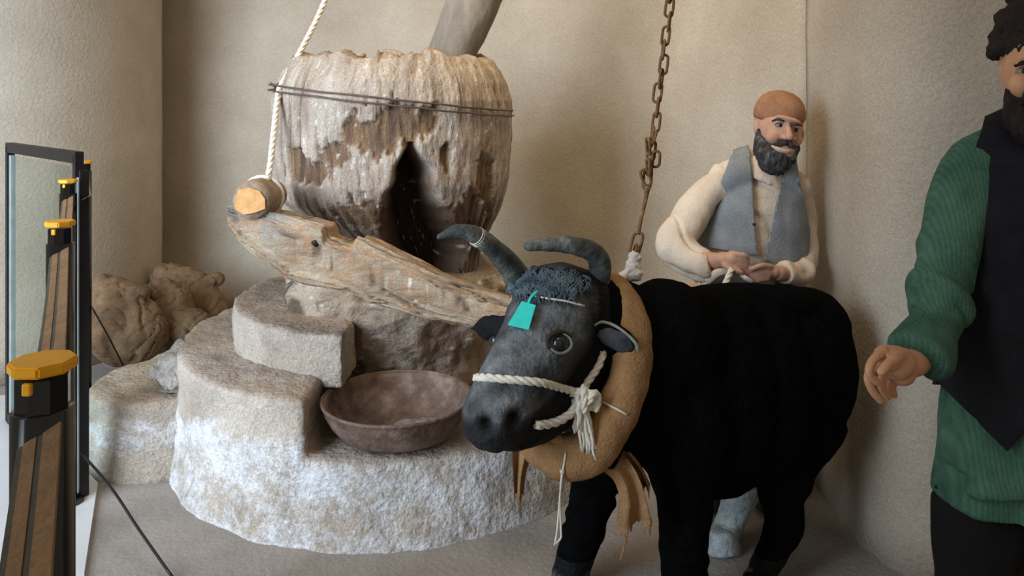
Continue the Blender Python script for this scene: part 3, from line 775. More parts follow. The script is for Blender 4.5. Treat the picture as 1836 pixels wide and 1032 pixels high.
# collar
colr = thing('ox_collar', 'thick tan jute collar roll round the ox neck with loose cloth ends', 'collar', P(1040, 860, 1.92))
CP = [(1092, 522, 2.12), (1122, 562, 2.05), (1132, 625, 1.99), (1124, 690, 1.95), (1098, 755, 1.92), (1058, 805, 1.91), (1012, 820, 1.91), (972, 802, 1.94), (948, 760, 2.02), (945, 690, 2.14), (965, 600, 2.22), (1030, 530, 2.2)]
bm = bmesh.new(); tube(bm, [P(*c) for c in CP], [.050, .055, .053, .050, .053, .055, .054, .048, .045, .045, .045, .048], 28, smooth=10, closed=True)
me = to_mesh(bm); displace(me, lambda c, n: .006 * fb(c, 14, 4) + .004 * noise.noise(Vector((c.x * 30, c.y * 12, c.z * 12))))
COLT = BVHTree.FromPolygons([v.co.copy() for v in me.vertices], [tuple(p.vertices) for p in me.polygons])
part('padded_roll', me, 'burlap_tan', colr)
def HC(x, y, off=.003, dflt=1.9):
    p, n = hit(COLT, x, y, off); return p if p is not None else P(x, y, dflt)
bm = bmesh.new(); tube(bm, [HC(1083, 722), HC(1096, 728), HC(1110, 735), HC(1124, 743, .002)], .003, 6, smooth=3); part('binding_string', bm, 'string', colr)
bm = bmesh.new(); a = HC(1015, 812); tube(bm, [a, HC(1010, 840), P(1007, 858, a.y - .01), P(1003, 900, a.y), P(999, 950, a.y), P(994, 978, a.y)], .0026, 6, smooth=4)
tube(bm, [P(1007, 850, a.y - .008), P(1004, 900, a.y), P(1006, 950, a.y), P(1005, 965, a.y), P(994, 976, a.y)], .0026, 6, smooth=4); ell(bm, P(1008, 845, a.y - .01), .006, sub=2)
part('hanging_string', bm, 'string', colr, 'thin white string hanging in a loop')
def ribbon(rows, th=.006, seed=0):
    """cloth end: rows of (left px, right px, y, depth), pleated, ragged at the last row"""
    bm = bmesh.new(); L = catmull([P(a, ya, d) for a, b, ya, yb, d in rows], 6); R = catmull([P(b, yb, d) for a, b, ya, yb, d in rows], 6); nn = 14
    A = []; B = []
    for i, (l, r) in enumerate(zip(L, R)):
        ra = []; rb = []
        for k in range(nn + 1):
            t = k / nn; p = l.lerp(r, t); p.y += .012 * math.sin(t * 9 + seed + i * .06) + .006 * noise.noise(p * 20)
            if i > len(L) - 3: p.z -= .05 * abs(noise.noise(Vector((t * 7, seed, i)))) * (i - len(L) + 3)
            ra.append(bm.verts.new(p)); rb.append(bm.verts.new(p + Vector((0, th, 0))))
        A.append(ra); B.append(rb)
    for i in range(len(A) - 1):
        for k in range(nn):
            bm.faces.new((A[i][k], A[i][k + 1], A[i + 1][k + 1], A[i + 1][k])); bm.faces.new((B[i][k + 1], B[i][k], B[i + 1][k], B[i + 1][k + 1]))
        bm.faces.new((A[i][0], A[i + 1][0], B[i + 1][0], B[i][0])); bm.faces.new((A[i][nn], B[i][nn], B[i + 1][nn], A[i + 1][nn]))
    for k in range(nn):
        bm.faces.new((A[0][k], B[0][k], B[0][k + 1], A[0][k + 1])); bm.faces.new((A[-1][k], A[-1][k + 1], B[-1][k + 1], B[-1][k]))
    return bm
part('cloth_end', ribbon([(1082, 1125, 848, 822, 1.93), (1102, 1142, 866, 848, 1.92), (1112, 1156, 900, 885, 1.92), (1108, 1164, 936, 915, 1.93), (1110, 1168, 948, 930, 1.94)], seed=1), 'burlap_tan', colr)
part('cloth_end', ribbon([(1108, 1128, 820, 806, 1.98), (1130, 1148, 845, 832, 1.98), (1150, 1166, 872, 868, 1.985)], seed=3), 'burlap_tan', colr)
part('cloth_end', ribbon([(938, 972, 772, 772, 1.98), (920, 956, 800, 812, 2.0), (920, 944, 845, 850, 2.01), (922, 938, 885, 890, 2.02)], seed=5), 'burlap_tan', colr)
bm = bmesh.new(); tube(bm, [P(945, 762, 1.92), P(975, 772, 1.905), P(1005, 790, 1.90), P(1018, 800, 1.89)], [.010, .014, .013, .007], 8, smooth=4); part('cloth_fold', bm, 'burlap_tan', colr)
bm = bmesh.new(); tube(bm, [P(1122, 946, 1.94), P(1120, 975, 1.95), P(1112, 1005, 1.95)], .002, 5, smooth=3); part('loose_thread', bm, 'burlap_tan', colr)

# ================================================================== CHAIN
ch = thing('chain', 'rusty hanging chain tied off with a white cloth above the ox back', 'chain', P(1130, 498, 2.2))
C1 = P(1160, 335, 2.24); C0 = C1 + (P(1212, -75, 2.28) - C1) * 2.25
def link(c, d, side, L=.034, r=.0042, wd=.011, flatname='link'):
    pts = []
    for k in range(20):
        a = 2 * math.pi * k / 20; pts.append(c + d * (math.sin(a) * wd + math.copysign(L / 2, math.sin(a)) if abs(math.sin(a)) > 1e-6 else 0) * 1.0 + side * math.cos(a) * wd)
    bm = bmesh.new(); tube(bm, pts, r, 7, closed=True); return bm
dv = (C1 - C0).normalized(); s1 = Vector((0, 0, 1)).cross(dv); s1 = Vector((1, 0, 0)) - dv * dv.x; s1.normalize(); s2 = dv.cross(s1)
nl = 36
for k in range(nl):
    c = C0.lerp(C1, (k + .5) / nl) + s1 * .004 * math.sin(k * 1.9)
    a = (.35 if k % 2 else 1.85) + .3 * math.sin(k * 2.1)
    part('link', link(c, dv, s1 * math.cos(a) + s2 * math.sin(a)), 'rust', ch)
for k, (x, y) in enumerate(((1162, 262), (1176, 285), (1162, 300), (1158, 318), (1170, 248))):
    d = Vector((random.uniform(-.5, .5), random.uniform(-.3, .3), 1)).normalized(); s = d.cross(Vector((0, 1, 0)) if k % 2 else Vector((1, .3, 0))).normalized()
    part('link', link(P(x, y, 2.235), d, s, .026), 'rust', ch)
bm = bmesh.new(); tube(bm, [P(1160, 338, 2.24), P(1158, 355, 2.24), P(1150, 390, 2.23), P(1144, 420, 2.22)], [.009, .006, .005, .006], 8, smooth=4); part('hook_rod', bm, 'rust', ch)
d = (P(1136, 456, 2.21) - P(1146, 418, 2.22)).normalized()
part('link', link(P(1141, 436, 2.215), d, s1, .034, .0045, .014), 'rust', ch)
part('link', link(P(1138, 452, 2.21), d, s2, .02, .0045, .012), 'rust', ch)
bm = bmesh.new(); ell(bm, P(1138, 462, 2.2), (.020, .018, .022)); ell(bm, P(1136, 480, 2.19), (.024, .02, .026)); ell(bm, P(1124, 494, 2.18), (.026, .02, .018)); ell(bm, P(1142, 492, 2.18), (.018, .02, .02)); tube(bm, [P(1128, 486, 2.18), P(1114, 500, 2.16)], .012, 8, round_caps=True)
me = remesh(bm, .004, 2); displace(me, lambda c, n: .006 * fb(c, 40, 3) - .004 * abs(noise.noise(c * 70))); part('cloth_knot', me, 'white_cloth', ch, 'crumpled white cloth knot')

# ================================================================== PEOPLE
def raydir(x, y): return (P(x, y, 1) - CAM)
def clip(bm, p1, p2, ref):
    """cut away what lies across the line p1-p2 from ref"""
    n = raydir(*p1).cross(raydir(*p2)).normalized()
    if raydir(*ref).dot(n) > 0: n = -n
    bmesh.ops.bisect_plane(bm, geom=bm.verts[:] + bm.edges[:] + bm.faces[:], plane_co=CAM, plane_no=n, clear_outer=True)
def clip_plane(bm, co, no):
    bmesh.ops.bisect_plane(bm, geom=bm.verts[:] + bm.edges[:] + bm.faces[:], plane_co=co, plane_no=no, clear_outer=True)
def shell(me, cuts, th=.007):
    bm = bmesh.new(); bm.from_mesh(me)
    for c in cuts:
        if c[0] == 'y': clip_plane(bm, Vector((0, c[1], 0)), Vector((0, c[2], 0)))
        else: clip(bm, *c)
    m2 = bpy.data.meshes.new('s'); bm.to_mesh(m2); bm.free()
    return modded(m2, [('SOLIDIFY', dict(thickness=th, offset=1))])
def joinme(ms):
    bm = bmesh.new()
    for m in ms: bm.from_mesh(m)
    me = bpy.data.meshes.new('j'); bm.to_mesh(me); bm.free(); return me
def folds(amp, f, sx=1, sz=1):
    return lambda c, n: amp * fb(Vector((c.x * sx, c.y, c.z * sz)), f, 3) - amp * .9 * (1 - sstep(0, .14, abs(noise.noise(Vector((c.x * sx, c.y, c.z * sz)) * f * .8 + Vector((5, 0, 0))))))
def finger(bm, pts, r0, r1): tube(bm, pts, [r0 + (r1 - r0) * k / (len(pts) - 1) for k in range(len(pts))], 10, smooth=4, round_caps=True)

# ---- man working behind the ox
pa = thing('person', 'bearded man in brown cap, cream shirt and grey vest behind the ox', 'person', (.75, 2.72, 0))
bm = bmesh.new()
# skull, face, neck
ell(bm, P(1396, 218, 2.70), (.080, .098, .100)); ell(bm, P(1398, 236, 2.66), (.070, .078, .088)); ell(bm, P(1400, 268, 2.63), (.050, .058, .045))
ell(bm, P(1414, 214, 2.588), (.044, .018, .010), Matrix.Rotation(.28, 3, 'Y'))                      # brow
tube(bm, [P(1412, 220, 2.588), P(1414, 234, 2.572), P(1416, 245, 2.560)], [.008, .010, .0125], 10, smooth=3, round_caps=True)   # nose
ell(bm, P(1408, 247, 2.575), (.009, .01, .008)); ell(bm, P(1424, 249, 2.58), (.009, .01, .008))
ell(bm, P(1386, 246, 2.605), (.026, .022, .022)); ell(bm, P(1428, 250, 2.61), (.020, .022, .022))       # cheeks
ell(bm, P(1357, 228, 2.705), (.011, .020, .030)); ell(bm, P(1436, 240, 2.72), (.010, .018, .028))       # ears
tube(bm, [P(1392, 268, 2.69), P(1380, 296, 2.70), P(1366, 335, 2.72)], [.055, .052, .055], 18, smooth=3)
# trunk, legs (under the clothes) and arms
tube(bm, [P(1366, 340, 2.72), P(1358, 400, 2.73), P(1348, 480, 2.745), P(1345, 540, 2.76)], [.065, .085, .085, .10], 20, smooth=4, round_caps=True)
for x0 in (.66, .86): tube(bm, [Vector((x0, 2.76, .68)), Vector((x0 - .005, 2.735, .36)), Vector((x0, 2.76, .07))], [.085, .06, .042], 14, smooth=4, round_caps=True); 
for x0 in (.66, .86): ell(bm, (x0, 2.71, .045), (.042, .11, .04))
armL = [P(1300, 322, 2.70), P(1252, 370, 2.66), P(1216, 436, 2.60), P(1250, 462, 2.54), P(1285, 468, 2.50)]
armR = [P(1428, 347, 2.74), P(1446, 400, 2.745), P(1445, 458, 2.68), P(1430, 486, 2.60), P(1395, 490, 2.51)]
tube(bm, armL, [.038, .036, .032, .030, .027], 14, smooth=4, round_caps=True); tube(bm, armR, [.026, .024, .024, .025, .025], 14, smooth=4, round_caps=True)
tube(bm, [P(1360, 335, 2.7), armL[0]], [.06, .036], 12); tube(bm, [P(1370, 340, 2.7), armR[0]], [.06, .034], 12)
# hands
ell(bm, P(1300, 466, 2.485), (.036, .026, .026), Matrix.Rotation(.15, 3, 'Y')); ell(bm, P(1314, 463, 2.475), (.024, .024, .026))
for k, (y0, y1) in enumerate(((455, 462), (463, 471), (471, 479), (478, 486))):
    finger(bm, [P(1318, y0, 2.462), P(1334, y0 + 3, 2.455 + .004 * k), P(1340, (y0 + y1) / 2 + 6, 2.47), P(1330, y1 + 5, 2.468)], .0100, .0085)
finger(bm, [P(1300, 476, 2.46), P(1314, 484, 2.445), P(1328, 488, 2.445)], .0105, .0085)
ell(bm, P(1384, 487, 2.50), (.026, .024, .022)); ell(bm, P(1374, 489, 2.49), (.022, .022, .020))
for k, (y0, y1) in enumerate(((480, 488), (487, 495), (493, 501), (499, 506))):
    finger(bm, [P(1376, y0, 2.476), P(1360, (y0 * .6 + y1 * .4), 2.468), P(1346, y1, 2.468)], .0092, .0075)
finger(bm, [P(1382, 478, 2.485), P(1366, 476, 2.462), P(1350, 481, 2.456)], .0098, .008)
me = remesh(bm, .0038, 2); part('body', me, 'skin', pa)
AT = BVHTree.FromPolygons([v.co.copy() for v in me.vertices], [tuple(p.vertices) for p in me.polygons])
# NOTE body mesh is already shifted by its origin: rays are shifted too
def HA(x, y, off=0, dflt=2.6):
    o = ORG[pa.name]; l, n, i, s = AT.ray_cast(CAM - o, (P(x, y, 1) - CAM).normalized())
    return (l + n * off + o) if l is not None else P(x, y, dflt)
for (x, y) in ((1396, 223), (1427, 232)):
    c = HA(x, y, -.008); bm = bmesh.new(); ell(bm, c, (.015, .012, .0115)); e = part('eye', bm, 'eye_white', pa)
    bm = bmesh.new(); ell(bm, c + Vector((.003, -.0095, -.001)), (.0065, .005, .0065)); part('iris', bm, 'iris', e)
    bm = bmesh.new(); tube(bm, [c + Vector((-.018, -.008, .006)), c + Vector((-.004, -.014, .012)), c + Vector((.016, -.008, .006))], .0042, 6, smooth=3); part('eyelid', bm, 'skin', e)
    bm = bmesh.new(); tube(bm, [HA(x - 11, y - 6, .002), HA(x, y - 11, .003), HA(x + 10, y - 7, .002)], [.003, .0045, .0025], 6, smooth=3); part('eyebrow', bm, 'beard_grey', pa)
bm = bmesh.new()
ell(bm, P(1390, 285, 2.625), (.058, .055, .052)); ell(bm, P(1385, 298, 2.63), (.050, .046, .032)); ell(bm, P(1368, 268, 2.65), (.030, .050, .050)); ell(bm, P(1416, 272, 2.635), (.022, .045, .045))
tube(bm, [P(1362, 238, 2.665), P(1364, 256, 2.65), P(1374, 276, 2.62)], [.014, .024, .035], 12, smooth=3, round_caps=True)
tube(bm, [P(1428, 258, 2.635), P(1424, 268, 2.62), P(1412, 280, 2.61)], [.010, .018, .03], 12, smooth=3, round_caps=True)
tube(bm, [P(1386, 262, 2.60), P(1400, 255, 2.578), P(1414, 257, 2.572), P(1426, 266, 2.59)], [.008, .011, .011, .008], 10, smooth=3, round_caps=True)
me = remesh(bm, .004, 2); displace(me, lambda c, n: .006 * fb(Vector((c.x, c.y, c.z * .35)), 60, 3)); part('beard', me, 'beard_grey', pa, 'full grey-black beard')
bm = bmesh.new(); tube(bm, [P(1385, 262, 2.575), P(1396, 268, 2.562), P(1410, 271, 2.560), P(1420, 270, 2.568)], [.004, .008, .008, .004], 8, smooth=3, round_caps=True); part('lower_lip', bm, 'lip', pa)
# cap
bm = bmesh.new(); nu = 40; rings = []
cc = P(1397, 208, 2.70); tilt = Matrix.Rotation(.06, 3, 'Y') @ Matrix.Rotation(.10, 3, 'X')
for r, z in ((.088, -.012), (.092, .0), (.090, .022), (.082, .046), (.066, .067), (.043, .081), (.016, .088)):
    rings.append([bm.verts.new(cc + tilt @ Vector((r * .92 * math.cos(2 * math.pi * k / nu), r * 1.14 * math.sin(2 * math.pi * k / nu), z))) for k in range(nu)])
for a, b in zip(rings, rings[1:]):
    for k in range(nu): bm.faces.new((a[k], a[(k + 1) % nu], b[(k + 1) % nu], b[k]))
bm.faces.new(rings[0][::-1]); bm.faces.new(rings[-1])
me = to_mesh(bm); displace(me, lambda c, n: .002 * fb(c, 20)); part('cap', me, 'cap_knit', pa, 'brown knitted skullcap')
# shirt
def torsoA(bm, g=0):
    tube(bm, [P(1365, 318, 2.71), P(1362, 345, 2.71), P(1354, 400, 2.71), P(1346, 455, 2.71), P(1340, 500, 2.73), P(1340, 560, 2.75)], [.095 + g, .135 + g, .155 + g, .168 + g, .172 + g, .18 + g], 28, smooth=5, flat=(.74, 1), round_caps=False)
    tube(bm, [P(1310, 318, 2.70), P(1365, 306, 2.71), P(1425, 335, 2.715)], [.056 + g, .066 + g, .056 + g], 18, smooth=4, round_caps=True)
bm = bmesh.new(); torsoA(bm)
tube(bm, [P(1306, 322, 2.70), P(1262, 360, 2.67), P(1226, 405, 2.63), P(1210, 436, 2.595), P(1232, 462, 2.56), P(1262, 474, 2.525), P(1278, 474, 2.51)], [.066, .062, .062, .060, .062, .058, .048], 20, smooth=4)
tube(bm, [P(1214, 450, 2.58), P(1240, 482, 2.555), P(1250, 500, 2.54)], [.045, .04, .016], 14, smooth=3, round_caps=True)
tube(bm, [P(1428, 345, 2.745), P(1446, 395, 2.75), P(1446, 455, 2.69), P(1434, 486, 2.61), P(1404, 489, 2.53)], [.050, .044, .048, .052, .040], 20, smooth=4)
tube(bm, [P(1380, 284, 2.69), P(1374, 298, 2.692), P(1366, 316, 2.70)], [.072, .084, .10], 20)
me = remesh(bm, .007, 4); displace(me, folds(.012, 8, 1, .5)); part('shirt', me, 'shirt_cream', pa)
# loose cuff and shirt tail
part('cuff_cloth', ribbon([(1270, 1292, 512, 452, 2.50), (1262, 1282, 516, 478, 2.505), (1250, 1262, 517, 500, 2.52)], th=.004, seed=2), 'shirt_cream', pa)
bm = bmesh.new(); tube(bm, [P(1268, 505, 2.49), P(1285, 490, 2.475), P(1305, 486, 2.465), P(1318, 488, 2.465)], [.012, .014, .010, .006], 8, smooth=4, flat=(1, .5)); part('shirt_hem', bm, 'shirt_cream', pa)
bm = bmesh.new(); tube(bm, [P(1326, 492, 2.455), P(1338, 499, 2.445), P(1350, 506, 2.45)], [.004, .008, .005], 8, smooth=4, flat=(1, .5)); part('cloth_slip', bm, 'white_cloth', pa)
# vest
bm = bmesh.new(); torsoA(bm, .024); me = remesh(bm, .009, 5)
left = shell(me, [('y', 2.73, 1), ((1344, 270), (1358, 470), (1280, 400)), ((1230, 436), (1380, 462), (1300, 350)), ((1316, 270), (1244, 450), (1340, 400))])
right = shell(me, [('y', 2.73, 1), ((1402, 318), (1364, 484), (1440, 420)), ((1330, 462), (1480, 484), (1420, 380)), ((1430, 310), (1452, 430), (1400, 400))])
rear = shell(me, [('y', 2.725, -1), ((1230, 440), (1450, 470), (1340, 350)), ((1280, 280), (1460, 305), (1360, 400)), ((1316, 270), (1244, 450), (1340, 400)), ((1430, 310), (1452, 430), (1400, 400))])
vj = joinme([left, right, rear]); displace(vj, folds(.003, 8, 1, .6)); part('vest', vj, 'vest_grey', pa, 'grey-blue sleeveless vest, open at the front')
for (x, y) in ((1352, 402), (1350, 420), (1349, 438)):
    bm = bmesh.new(); ell(bm, P(x, y, 2.578), (.006, .004, .006), sub=2); part('button', bm, 'leather', pa)
# trousers and shoes
bm = bmesh.new()
tube(bm, [P(1340, 490, 2.725), P(1340, 540, 2.75), P(1340, 580, 2.76)], [.16, .175, .17], 24, smooth=4, flat=(.75, 1), round_caps=True)
ell(bm, P(1310, 510, 2.62), (.09, .08, .05)); ell(bm, P(1375, 512, 2.63), (.09, .08, .05))
for x0 in (.66, .86): tube(bm, [Vector((x0 + .01, 2.75, .66)), Vector((x0, 2.73, .36)), Vector((x0, 2.76, .09))], [.115, .095, .08], 18, smooth=4)
me = remesh(bm, .01, 4); displace(me, folds(.008, 8)); part('trousers', me, 'trouser_grey', pa)
for x0 in (.66, .86):
    bm = bmesh.new(); ell(bm, (x0, 2.70, .05), (.052, .125, .05)); me = to_mesh(bm)
    displace(me, lambda c, n: Vector((0, 0, max(0, .002 - c.z)))); part('shoe', me, 'leather', pa)
# cord he holds
bm = bmesh.new(); rope_mesh(bm, [P(1312, 482, 2.44), P(1306, 496, 2.42), P(1299, 512, 2.40), P(1290, 530, 2.385)], .0095)
solo('cord', bm, 'rope', 'short white cord end held in the hands of the man behind the ox', 'cord')

# ---- man standing at the right edge
pb = thing('person', 'man in long green shirt, black vest and dark fur hat at right edge', 'person', (1.14, 1.70, 0))
D = 1.70
bm = bmesh.new()
ell(bm, P(1872, 95, 1.70), (.082, .100, .112)); ell(bm, P(1868, 130, 1.66), (.072, .080, .095)); ell(bm, P(1866, 180, 1.645), (.052, .06, .05))
ell(bm, P(1850, 112, 1.588), (.040, .016, .010)); tube(bm, [P(1858, 118, 1.575), P(1855, 140, 1.558), P(1852, 158, 1.545)], [.009, .012, .016], 10, smooth=3, round_caps=True)
ell(bm, P(1834, 152, 1.60), (.026, .026, .028)); ell(bm, P(1888, 152, 1.60), (.026, .026, .028)); ell(bm, P(1803, 128, 1.70), (.010, .018, .028)); ell(bm, P(1940, 128, 1.70), (.010, .018, .028))
tube(bm, [P(1870, 190, 1.70), P(1868, 240, 1.72), P(1866, 280, 1.73)], [.056, .058, .07], 18, smooth=3)
tube(bm, [P(1866, 270, 1.73), P(1864, 400, 1.72), P(1862, 560, 1.72), P(1862, 680, 1.73)], [.09, .115, .11, .11], 20, smooth=4, round_caps=True)
for s in (-1, 1): tube(bm, [Vector((1.135 + .075 * s, 1.74, .78)), Vector((1.135 + .09 * s, 1.75, .44)), Vector((1.135 + .10 * s, 1.75, .08))], [.06, .055, .044], 14, smooth=4, round_caps=True); ell(bm, (1.135 + .10 * s, 1.67, .045), (.045, .12, .042))
a1 = [P(1752, 300, 1.72), P(1718, 380, 1.69), P(1704, 430, 1.675), P(1690, 505, 1.65), P(1682, 560, 1.62), P(1664, 612, 1.575), P(1643, 645, 1.535), P(1622, 655, 1.515)]
a2 = [Vector((2.27 - p.x, p.y, p.z)) for p in a1]
for a in (a1, a2):
    tube(bm, a, [.040, .038, .036, .034, .032, .030, .028, .026], 14, smooth=4, round_caps=True); tube(bm, [P(1864, 300, 1.73), a[0] - Vector((0, 0, .02))], [.07, .036], 14)
def handB(f):
    ell(bm, f(P(1606, 648, 1.495)), (.034, .036, .030)); ell(bm, f(P(1592, 641, 1.475)), (.026, .028, .024)); ell(bm, f(P(1615, 668, 1.51)), (.026, .03, .024))
    tube(bm, [f(P(1622, 655, 1.515)), f(P(1604, 650, 1.49))], [.027, .032], 14)
    for pts in ([(1584, 628, 1.462), (1564, 648, 1.440), (1558, 668, 1.436), (1573, 685, 1.444)], [(1580, 644, 1.476), (1557, 672, 1.468), (1563, 698, 1.470), (1579, 718, 1.478)],
                [(1592, 660, 1.498), (1580, 684, 1.500), (1584, 700, 1.502), (1592, 711, 1.508)], [(1608, 668, 1.515), (1599, 690, 1.518), (1600, 700, 1.520), (1603, 708, 1.524)]):
        finger(bm, [f(P(*p)) for p in pts], .0092, .0076)
    finger(bm, [f(P(*p)) for p in ((1624, 634, 1.495), (1608, 640, 1.450), (1592, 653, 1.425), (1580, 666, 1.414))], .0115, .0085)
handB(lambda v: v); handB(lambda v: Vector((2.27 - v.x, v.y, v.z)))
me = remesh(bm, .0036, 2); part('body', me, 'skin_dark', pb)
for (x, y) in ((1834, 128), (1882, 128)):
    c = P(x, y, 1.598); bm = bmesh.new(); ell(bm, c, (.015, .012, .010)); e = part('eye', bm, 'eye_white', pb)
    bm = bmesh.new(); ell(bm, c + Vector((-.002, -.0095, 0)), (.0065, .005, .0065)); part('iris', bm, 'iris', e)
    bm = bmesh.new(); tube(bm, [P(x - 14, y - 10, 1.59), P(x, y - 16, 1.578), P(x + 14, y - 12, 1.58)], [.004, .0055, .003], 6, smooth=3); part('eyebrow', bm, 'beard_dark', pb)
bm = bmesh.new()
ell(bm, P(1866, 205, 1.635), (.062, .058, .06)); ell(bm, P(1862, 232, 1.63), (.052, .045, .04)); tube(bm, [P(1812, 160, 1.68), P(1818, 185, 1.66), P(1835, 212, 1.64)], [.012, .022, .04], 12, smooth=3, round_caps=True); tube(bm, [P(1924, 160, 1.68), P(1916, 185, 1.66), P(1895, 212, 1.64)], [.012, .022, .04], 12, smooth=3, round_caps=True)
tube(bm, [P(1832, 184, 1.592), P(1846, 172, 1.566), P(1866, 172, 1.564), P(1884, 186, 1.592)], [.008, .011, .011, .008], 10, smooth=3, round_caps=True)
me = remesh(bm, .005, 2); displace(me, lambda c, n: .006 * fb(Vector((c.x, c.y, c.z * .35)), 50, 3)); part('beard', me, 'beard_dark', pb, 'full dark brown beard')
bm = bmesh.new(); ell(bm, P(1873, 56, 1.71), (.097, .114, .085)); tube(bm, [P(1870, 96, 1.70) + Vector((.083 * math.cos(k * math.pi / 12), .10 * math.sin(k * math.pi / 12), .012 * math.cos(k * math.pi / 12) * -1)) for k in range(24)], .020, 10, closed=True)
ell(bm, P(1880, -8, 1.71), (.074, .088, .055))
me = remesh(bm, .006, 2); displace(me, lambda c, n: .010 * fb(c, 38, 4)); part('hat', me, 'hat_dark', pb, 'dark brown fur hat')
def torsoB(bm, g=0):
    tube(bm, [P(1864, 262, 1.735), P(1864, 310, 1.725), P(1864, 400, 1.715), P(1862, 520, 1.715), P(1860, 640, 1.715), P(1860, 740, 1.71), P(1860, 840, 1.70)], [.11 + g, .165 + g, .182 + g, .184 + g, .186 + g, .192 + g, .20 + g], 32, smooth=5, flat=(.70, 1))
    tube(bm, [P(1764, 278, 1.73), P(1866, 256, 1.735), P(1968, 278, 1.73)], [.056 + g, .072 + g, .056 + g], 18, smooth=4, round_caps=True)
bm = bmesh.new(); torsoB(bm)
tube(bm, [P(1860, 660, 1.73), P(1859, 760, 1.745), P(1858, 895, 1.745)], [.186, .204, .214], 32, smooth=4, flat=(.82, 1))
tube(bm, [P(1880, 740, 1.69), P(1885, 830, 1.66), P(1890, 908, 1.635)], [.15, .165, .172], 32, smooth=4, flat=(.55, 1))
sl = [(1784, 272, 1.725), (1752, 288, 1.715), (1724, 350, 1.70), (1704, 430, 1.675), (1690, 505, 1.65), (1682, 560, 1.62), (1664, 612, 1.575), (1643, 645, 1.535)]
sr = [.046, .060, .064, .062, .058, .056, .058, .054]
for mir in (0, 1):
    pts = [P(*s) for s in sl]
    if mir: pts = [Vector((2.27 - p.x, p.y, p.z)) for p in pts]
    tube(bm, pts, sr, 22, smooth=5)
me = remesh(bm, .0075, 4)
AXS = [P(*s) for s in sl]
def sleevefold(c, n):
    d = .006 * fb(Vector((c.x, c.y, c.z * .6)), 9, 3)
    if c.x < .96 or c.x > 1.31:
        # the sleeve is bunched: slanting rucks towards the elbow and cuff
        s = c.z + .7 * (c.x if c.x < 1.1 else 2.27 - c.x) + .09 * noise.noise(c * 6)
        d += (.009 * math.sin(s * 48) - .008 * (1 - sstep(0, .12, abs(noise.noise(Vector((s * 11, c.x * 2, 3))))))) * (1 - sstep(1.0, 1.14, c.z)) * sstep(.72, .76, c.z)
    if c.z < .85: d += .008 * math.sin(c.x * 60 + 4 * noise.noise(c * 4)) * (1 - sstep(.6, .85, c.z))
    return d
displace(me, sleevefold); part('shirt', me, 'green', pb, 'long green shirt with fine stripes')
bm = bmesh.new(); torsoB(bm, .02); me = remesh(bm, .009, 5)
vl = shell(me, [('y', 1.735, 1), ((1690, 690), (1806, 808), (1780, 500)), ((1806, 808), (1850, 758), (1780, 500)), ((1850, 800), (1852, 200), (1780, 500)), ((1758, 240), (1684, 480), (1800, 450))])
vr = shell(me, [('y', 1.735, 1), ((2028, 690), (1906, 808), (1930, 500)), ((1906, 808), (1858, 758), (1930, 500)), ((1853, 800), (1855, 200), (1930, 500)), ((1970, 240), (2040, 480), (1900, 450))])
vb_ = shell(me, [('y', 1.73, -1), ((1600, 690), (2100, 690), (1860, 500)), ((1700, 246), (2020, 246), (1860, 500)), ((1758, 240), (1684, 480), (1800, 450)), ((1970, 240), (2040, 480), (1900, 450))])
vj = joinme([vl, vr, vb_]); displace(vj, folds(.003, 7)); part('vest', vj, 'vest_black', pb, 'black sleeveless vest with pointed front hem')
bm = bmesh.new()
for s in (-1, 1): tube(bm, [Vector((1.135 + .075 * s, 1.75, .70)), Vector((1.135 + .086 * s, 1.745, .47)), Vector((1.135 + .095 * s, 1.75, .08))], [.08, .094, .10], 22, smooth=4)
tube(bm, [Vector((1.135, 1.74, .84)), Vector((1.135, 1.74, .64))], .11, 22)
me = remesh(bm, .01, 4); displace(me, folds(.010, 7, 1, .6)); part('trousers', me, 'trouser_black', pb)
for s in (-1, 1):
    bm = bmesh.new(); ell(bm, (1.135 + .105 * s, 1.66, .05), (.055, .135, .05)); me = to_mesh(bm)
    displace(me, lambda c, n: Vector((0, 0, max(0, .002 - c.z)))); part('shoe', me, 'leather', pb)

# ================================================================== SACKS
def sack(label, prims, tie, seed):
    base = min(p[0].z - p[1][2] for p in prims)
    c0 = prims[0][0]; t = thing('sack', label, 'sack', (c0.x, c0.y, max(0, base)), 'burlap sacks by the wall')
    bm = bmesh.new()
    for c, r in prims: ell(bm, c, r)
    me = remesh(bm, .011, 5)
    sd = Vector((seed, seed * 2, 0))
    def f(c, n):
        a = abs(noise.noise(Vector((c.x + .5 * c.z, c.y, c.z * .3)) * 9 + sd)); b = abs(noise.noise(Vector((c.x - .6 * c.z, c.y, c.z * .5)) * 15 + sd))
        return .018 * fb(c + sd, 4, 3) - .030 * (1 - sstep(0, .07, a)) * sstep(-.3, .3, noise.noise(c * 4 + sd)) - .013 * (1 - sstep(0, .09, b)) + .004 * fb(c + sd, 16, 3)
    displace(me, f); displace(me, lambda c, n: Vector((0, 0, max(0, .003 - c.z)))); part('sack_body', me, 'burlap', t)
    if tie:
        c, r, ax = tie; ax = ax.normalized(); fr3 = frames([c, c + ax])[0]; bm = bmesh.new()
        for s in (0, .01): tube(bm, [c + ax * s + fr3[1] * r * math.cos(k * math.pi / 10) + fr3[2] * r * math.sin(k * math.pi / 10) for k in range(20)], .007, 6, closed=True)
        part('tie_string', bm, 'leather', t)
    return t
sack('fat brown burlap sack slumped nearest the glass panel', [(P(230, 594, 3.98), (.20, .16, .19)), (P(192, 578, 4.0), (.11, .13, .16)), (P(207, 522, 4.0), (.115, .09, .07)), (P(250, 525, 3.98), (.06, .06, .05)), (P(184, 509, 4.02), (.065, .06, .05))], None, 1)
